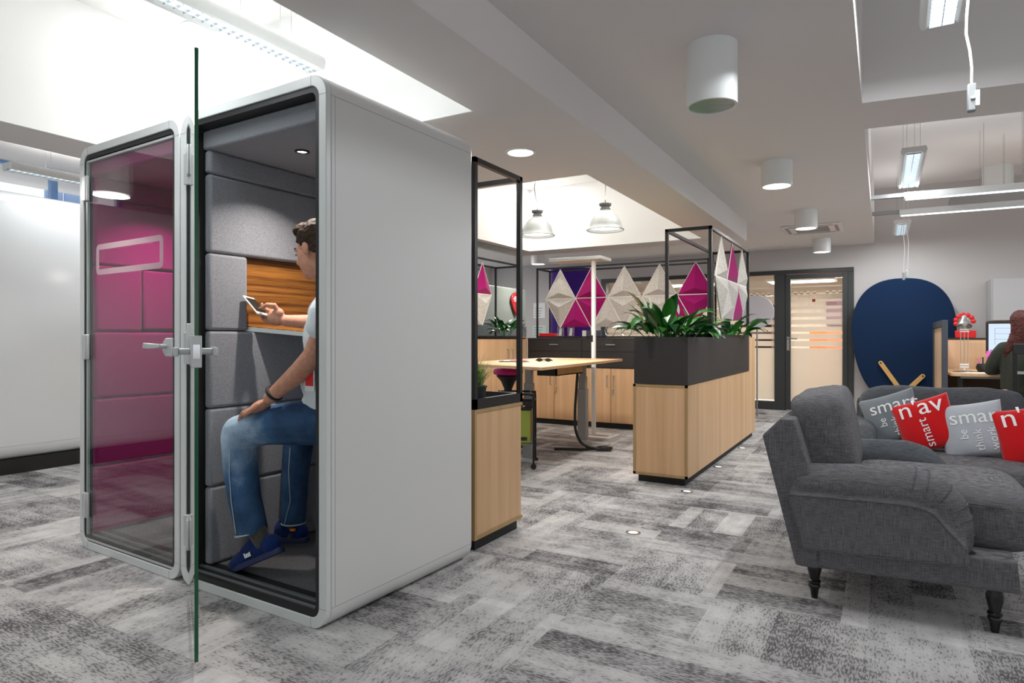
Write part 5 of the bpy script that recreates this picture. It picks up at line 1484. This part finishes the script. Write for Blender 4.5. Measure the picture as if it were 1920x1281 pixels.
for i in range(2): box(.015 + i * .79, .79 + i * .79, -.018, 0, .005, .56).build('door', M['greycab'], wc, bevel=.003)

# woman at the desk, seen from behind at the frame edge
wo = thing('person', 'woman with reddish hair in an olive cardigan working at the right desk, seen from behind', 'person', (1.33, 8.95, 0))
B = MB()
B.ell((0, 0, .55), (.19, .15, .13)); B.ell((0, .02, .75), (.155, .12, .18)); B.ell((0, .04, .93), (.15, .11, .15))
B.chain([(-.12, .05, 1.04), (.12, .05, 1.04)], [.05, .05]); B.chain([(0, .06, 1.10), (0, .09, 1.22)], [.055, .05])
B.ell((.0, .11, 1.33), (.078, .098, .118)); B.ell((0, .19, 1.28), (.04, .04, .05))
B.chain([(-.15, .05, 1.02), (-.265, .10, .80)], [.045, .040]); B.chain([(-.27, .10, .80), (-.10, .42, .795)], [.042, .028])
B.chain([(.15, .05, 1.02), (.265, .10, .80)], [.045, .040]); B.chain([(.27, .10, .80), (.12, .42, .795)], [.042, .028])
B.ell((-.075, .47, .79), (.035, .05, .018)); B.ell((.10, .47, .79), (.035, .05, .018))
for s1, bx0 in ((-1, -.075), (1, .10)):
    for i in range(4):
        x = bx0 - .026 + .0175 * i; l = (.9, 1.05, 1, .8)[i]
        finger(B, [(x, .505, .79), (x, .505 + .03 * l, .792), (x, .505 + .055 * l, .778)], .0088, .007)
    finger(B, [(bx0 - s1 * .03, .46, .785), (bx0 - s1 * .05, .495, .775)], .010, .008)
for x in (-.1, .1):
    B.chain([(x, .02, .53), (x * 1.1, .42, .50)], [.085, .06]); B.chain([(x * 1.1, .42, .49), (x, .40, .10)], [.055, .038]); B.chain([(x, .40, .07), (x, .53, .04)], [.035, .028])
organic(B, 'body', M['skin'], wo, voxel=.007, smooth=3)
C_ = MB()
C_.chain([(0, .0, .58), (0, .01, .75), (0, .03, .92)], [.165, .165, .165], 20); C_.chain([(-.05, .03, .62), (-.06, .04, .96)], [.14, .13], 18); C_.chain([(.05, .03, .62), (.06, .04, .96)], [.14, .13], 18)
C_.chain([(-.13, .05, 1.04), (0, .04, 1.07), (.13, .05, 1.04)], [.085, .085, .085], 18)
for s1 in (-1, 1):
    C_.chain([(s1 * .15, .05, 1.045), (s1 * .20, .06, .98), (s1 * .245, .08, .88), (s1 * .27, .11, .81), (s1 * .21, .24, .80), (s1 * .14, .36, .80)], [.080, .076, .072, .066, .060, .048], 16)
organic(C_, 'cardigan', M['oliveknit'], wo, voxel=.009, smooth=10)
H = MB(); H.ell((0, .08, 1.36), (.100, .108, .12)); H.chain([(0, .05, 1.36), (-.01, .02, 1.25), (-.03, .0, 1.15), (-.05, -.03, 1.05)], [.095, .088, .075, .05], 18)
H.chain([(-.04, .03, 1.25), (-.09, -.02, 1.13), (-.13, -.04, 1.02), (-.15, -.04, .96)], [.05, .045, .035, .015], 12); H.chain([(.05, .02, 1.22), (.09, -.03, 1.08), (.10, -.04, .98)], [.05, .04, .015], 12)
hw = organic(H, 'hair', M['redhair'], wo, voxel=.007, smooth=5)
tx = hw.modifiers.new('d', 'DISPLACE'); tx.texture = bpy.data.textures['tufts']; tx.strength = .012; tx.mid_level = .5
T = MB()
for x in (-.1, .1): T.chain([(x, .02, .53), (x * 1.1, .42, .50)], [.10, .075]); T.chain([(x * 1.1, .42, .49), (x, .40, .12)], [.07, .05])
organic(T, 'trousers', flat('dark_trousers', srgb(30, 30, 34), .9), wo, voxel=.01, smooth=4)
ch = thing('office_chair', 'black framed chair with an open back under the seated woman', 'chair', (1.36, 8.90, 0))
MB().box(-.22, .24, -.2, .25, .40, .44).build('seat', M['black'], ch, bevel=.015)
b = MB()
b.box(-.15, -.115, -.25, -.21, .36, 1.10); b.box(.145, .18, -.25, -.21, .36, 1.10); b.build('back_posts', M['blackmetal'], ch)
box(-.15, .18, -.255, -.215, .99, 1.105).build('top_rail', M['black'], ch, bevel=.006); box(-.12, .16, -.245, -.225, .78, .81).build('middle_rail', M['alu'], ch)
for x, y in ((-.2, -.18), (.2, -.18), (-.2, .22), (.2, .22)): box(x - .015, x + .015, y - .015, y + .015, 0, .40).build('leg', M['blackmetal'], ch)

# ------------------------------------------------------------------ soft seating
def superell(mb, c, r, n1=.35, n2=.35, nu=48, nv=28, mat=None):
    def sp(a, e): return math.copysign(abs(a) ** e, a)
    vs = []
    for i in range(nv + 1):
        v = -math.pi / 2 + math.pi * i / nv
        for j in range(nu):
            u = 2 * math.pi * j / nu
            p = Vector((r[0] * sp(math.cos(v), n1) * sp(math.cos(u), n2), r[1] * sp(math.cos(v), n1) * sp(math.sin(u), n2), r[2] * sp(math.sin(v), n1)))
            if mat is not None: p = mat @ p
            vs.append(Vector(c) + p)
    fs = []
    for i in range(nv):
        for j in range(nu):
            a = i * nu + j; b = i * nu + (j + 1) % nu
            fs.append((a, b, b + nu, a + nu))
    return mb.add(vs, fs)

def turned_leg(par, x, y, h, m=None):
    k = h / .17
    prof = [(.013, 0), (.017, .03), (.020, .045), (.0245, .050), (.026, .056), (.0245, .062), (.021, .066), (.026, .072), (.026, .080), (.020, .086), (.022, .10), (.029, .13), (.031, .150), (.026, .165), (.027, .19)]
    return MB().lathe([(r, z * k) for r, z in prof], c=(x, y, 0), n=28).build('leg', m or M['legwood'], par, smooth=True)

AC = thing('armchair', 'dark grey linen armchair with rolled arms and turned black legs', 'armchair', (0, 3.58, 0))
ARMC = [(-.30, .512), (-.1, .522), (.10, .527), (.165, .512), (.215, .470), (.243, .405), (.25, .34)]
ARMR = [.088, .094, .096, .092, .086, .078, .07]
def arm(mb, y):
    mb.chain([(x, y, z) for x, z in ARMC], ARMR, 20)
    mb.prism([(-.36, .50), (.15, .54), (.23, .48), (.285, .38), (.300, .262), (.0, .252), (-.30, .240)], 'y', y - .082, y + .07)
    mb.prism([(-.37, .475), (.10, .485), (.18, .462), (.23, .405), (.288, .34), (.300, .262), (.0, .250), (-.31, .238)], 'y', y - .104, y)
A = MB(); arm(A, -.40)
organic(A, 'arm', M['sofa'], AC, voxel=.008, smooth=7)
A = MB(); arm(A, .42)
organic(A, 'arm', M['sofashade'], AC, voxel=.009, smooth=8)
b = MB(); b.prism([(-.325, .150), (.462, .175), (.452, .30), (-.36, .29)], 'y', -.462, .462)
organic(b, 'skirt', M['sofa'], AC, voxel=.008, smooth=4)
b = MB(); b.prism([(-.335, .153), (-.24, .153), (-.27, .56), (-.34, .80), (-.40, .80), (-.475, .72)], 'y', -.474, .474)
organic(b, 'back_frame', M['sofa'], AC, voxel=.008, smooth=6)
b = MB(); superell(b, (-.235, .01, .70), (.125, .355, .21), .36, .26, nu=64, nv=36, mat=Matrix.Rotation(R(-10), 3, 'Y'))
cu = b.build('back_cushion', M['sofa'], AC, smooth=True)
tx = cu.modifiers.new('d', 'DISPLACE'); te = bpy.data.textures.new('soft_rumple', 'CLOUDS'); te.noise_scale = .14; tx.texture = te; tx.strength = .02; tx.mid_level = .5
def piping(par, pts, r=.0035, m=None):
    return MB().tube(smooth_pts(pts, 4), r, 6).build('piping', m or M['sofashade'], par, smooth=True)
b = MB(); superell(b, (.205, .01, .405), (.35, .335, .142), .46, .26, nu=72, nv=36)
se = b.build('seat_cushion', M['sofa'], AC, smooth=True)
piping(AC, [(.16, -.322, .485), (.30, -.328, .480), (.44, -.318, .472), (.535, -.25, .462), (.555, 0, .46), (.53, .26, .465)])
piping(AC, [(-.36, -.503, .472), (-.1, -.505, .479), (.09, -.505, .480), (.17, -.504, .460), (.222, -.503, .400), (.280, -.500, .335)])
piping(AC, [(-.30, -.503, .243), (0, -.505, .254), (.290, -.502, .266)])
piping(AC, [(-.36, -.486, .56), (-.358, -.503, .47), (-.302, -.504, .245)])
piping(cu, [(-.335, -.325, .53), (-.355, -.33, .66), (-.345, -.31, .83), (-.32, -.24, .875), (-.31, .2, .878)])
piping(cu, [(-.175, -.325, .54), (-.205, -.335, .68), (-.235, -.315, .83), (-.235, -.24, .868), (-.24, .2, .87)])
for i in range(6):   # pleats fanning over the rolled arm front
    t_ = 2.0 + .72 * i; k = min(int(t_), 5); f = t_ - k
    P0, P1 = Vector(ARMC[k]), Vector(ARMC[k + 1]); P = P0.lerp(P1, f); rr = ARMR[k] * (1 - f) + ARMR[k + 1] * f + .0002
    tg = (P1 - P0).normalized(); nr = Vector((-tg.y, tg.x))
    if nr.y < 0: nr = -nr
    if nr.x < 0 and nr.y < .5: nr = -nr
    pts = [(P.x + nr.x * rr * math.cos(R(g)), -.40 + rr * math.sin(R(g)), P.y + nr.y * rr * math.cos(R(g))) for g in range(-82, 70, 12)]
    piping(AC, pts, .0028)
for x, y in ((-.265, -.395), (.385, -.415), (-.265, .395), (.385, .41)): turned_leg(AC, x, y, .165)

SF = thing('sofa', 'dark grey linen sofa with rolled arms behind the armchair, cushions on it', 'sofa', (0, 4.90, 0))
S = MB(); S.chain([(-.12, .35, .525), (-.12, -.28, .535), (-.12, -.36, .50), (-.12, -.40, .42)], [.09, .094, .088, .075], 20); S.box(-.19, -.05, -.44, .38, .22, .54)
organic(S, 'arm', M['sofashade'], SF, voxel=.011, smooth=8)
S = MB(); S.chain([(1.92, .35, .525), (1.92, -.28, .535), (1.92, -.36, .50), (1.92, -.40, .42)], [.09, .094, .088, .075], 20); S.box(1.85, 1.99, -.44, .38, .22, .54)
organic(S, 'arm', M['sofashade'], SF, voxel=.014, smooth=8)
S = MB(); S.box(-.17, 1.97, -.44, .46, .15, .30); organic(S, 'skirt', M['sofashade'], SF, voxel=.012, smooth=4)
S = MB(); S.prism([(.26, .16), (.44, .16), (.50, .70), (.42, .735), (.36, .60)], 'x', -.165, 1.965); organic(S, 'back_frame', M['sofashade'], SF, voxel=.012, smooth=6)
for i, (x0, x1) in enumerate(((-.14, .79), (.80, 1.90))):
    b = MB(); superell(b, ((x0 + x1) / 2, .30, .635), ((x1 - x0) / 2, .125, .195), .38, .26, nu=72, mat=Matrix.Rotation(R(-9), 3, 'X'))
    q = b.build('back_cushion', M['sofashade'], SF, smooth=True)
    tx = q.modifiers.new('d', 'DISPLACE'); te = bpy.data.textures.new('rumple%d' % i, 'CLOUDS'); te.noise_scale = .16; tx.texture = te; tx.strength = .035; tx.mid_level = .5
    b = MB(); superell(b, ((x0 + x1) / 2 + (.04 if i == 0 else 0), -.13, .37), ((x1 - x0) / 2 - .01, .35, .085), .42, .2, nu=72)
    q2 = b.build('seat_cushion', M['sofa'], SF, smooth=True)
for x, y in ((-.12, -.38), (1.9, -.38), (-.12, .40), (1.9, .40)): turned_leg(SF, x, y, .16)

def pillow(label, loc, rot, size, mat_, pmat, texts, thick=.055, group='cushions with printed words on the sofa'):
    t = thing('cushion', label, 'cushion', loc, 0, group)
    Rm = Euler(rot, 'XYZ').to_matrix().to_4x4()
    h = size / 2
    def th(u, v): return thick * max(0.0, (1 - abs(u) ** 2.6) * (1 - abs(v) ** 2.6)) ** .55
    def pinch(u, v): return 1 - .06 * (1 - v * v) * abs(u), 1 - .06 * (1 - u * u) * abs(v)
    n = 26; K = MB(); front = []; 
    for s1 in (-1, 1):
        k = len(K.v)
        for i in range(n + 1):
            for j in range(n + 1):
                u = -1 + 2 * j / n; v = -1 + 2 * i / n; a, b_ = pinch(u, v)
                w = th(u, v) * (1 + .05 * math.sin(9 * u + 4 * v) * (1 - abs(u)))
                K.v.append((u * h * a, s1 * w, v * h * b_))
        for i in range(n):
            for j in range(n):
                a0 = k + i * (n + 1) + j
                K.f.append((a0, a0 + 1, a0 + n + 2, a0 + n + 1))
    K.xf(Rm)
    me_o = K.build('cover', mat_, t)
    bm = bmesh.new(); bm.from_mesh(me_o.data); bmesh.ops.remove_doubles(bm, verts=bm.verts, dist=.0004); bmesh.ops.recalc_face_normals(bm, faces=bm.faces); bm.to_mesh(me_o.data); bm.free()
    me_o.data.polygons.foreach_set('use_smooth', [True] * len(me_o.data.polygons))
    for (s_, sz, ox, oz, ang_) in texts:
        me = text_mesh(s_, sz, 1.0, .0, 2)
        ca, sa_ = math.cos(ang_), math.sin(ang_)
        for vv in me.vertices:
            x, y = vv.co.x, vv.co.y
            X = ox + x * ca - y * sa_; Z = oz + x * sa_ + y * ca
            u = max(-.99, min(.99, X / h)); v = max(-.99, min(.99, Z / h))
            vv.co = Rm @ Vector((X, -th(u, v) * (1 + .05 * math.sin(9 * u + 4 * v) * (1 - abs(u))) - .0035, Z))
        me.materials.append(pmat)
        o = bpy.data.objects.new('printed_word', me); col.objects.link(o); o.parent = t
    return t
GT = (('smart', .125, -.110, .030, 0), ('be', .062, -.030, -.065, R(90)), ('think', .062, .040, -.135, R(90)), ('work', .062, .110, -.135, R(90)))
RT = (("n'av", .165, -.125, .055, 0), ('smart', .078, .015, -.150, R(90)))
pillow('dark grey cushion with white words, leftmost on the sofa', (.055, 4.95, .635), (R(-22), R(-20), R(-8)), .34, M['pillowgrey'], M['print'], GT)
pillow('red cushion with white words, between the two grey ones on the sofa', (.24, 4.85, .615), (R(-20), R(-20), R(-6)), .34, M['red'], M['print'], RT)
pillow('pale silver-grey cushion with white words between the two red ones', (.475, 4.80, .605), (R(-18), R(-11), R(-4)), .34, M['pillowlight'], M['print'], GT)
pillow('red cushion with white words at the right edge of the picture', (.745, 4.73, .60), (R(-18), R(-13), R(-4)), .34, M['red'], M['print'], RT)
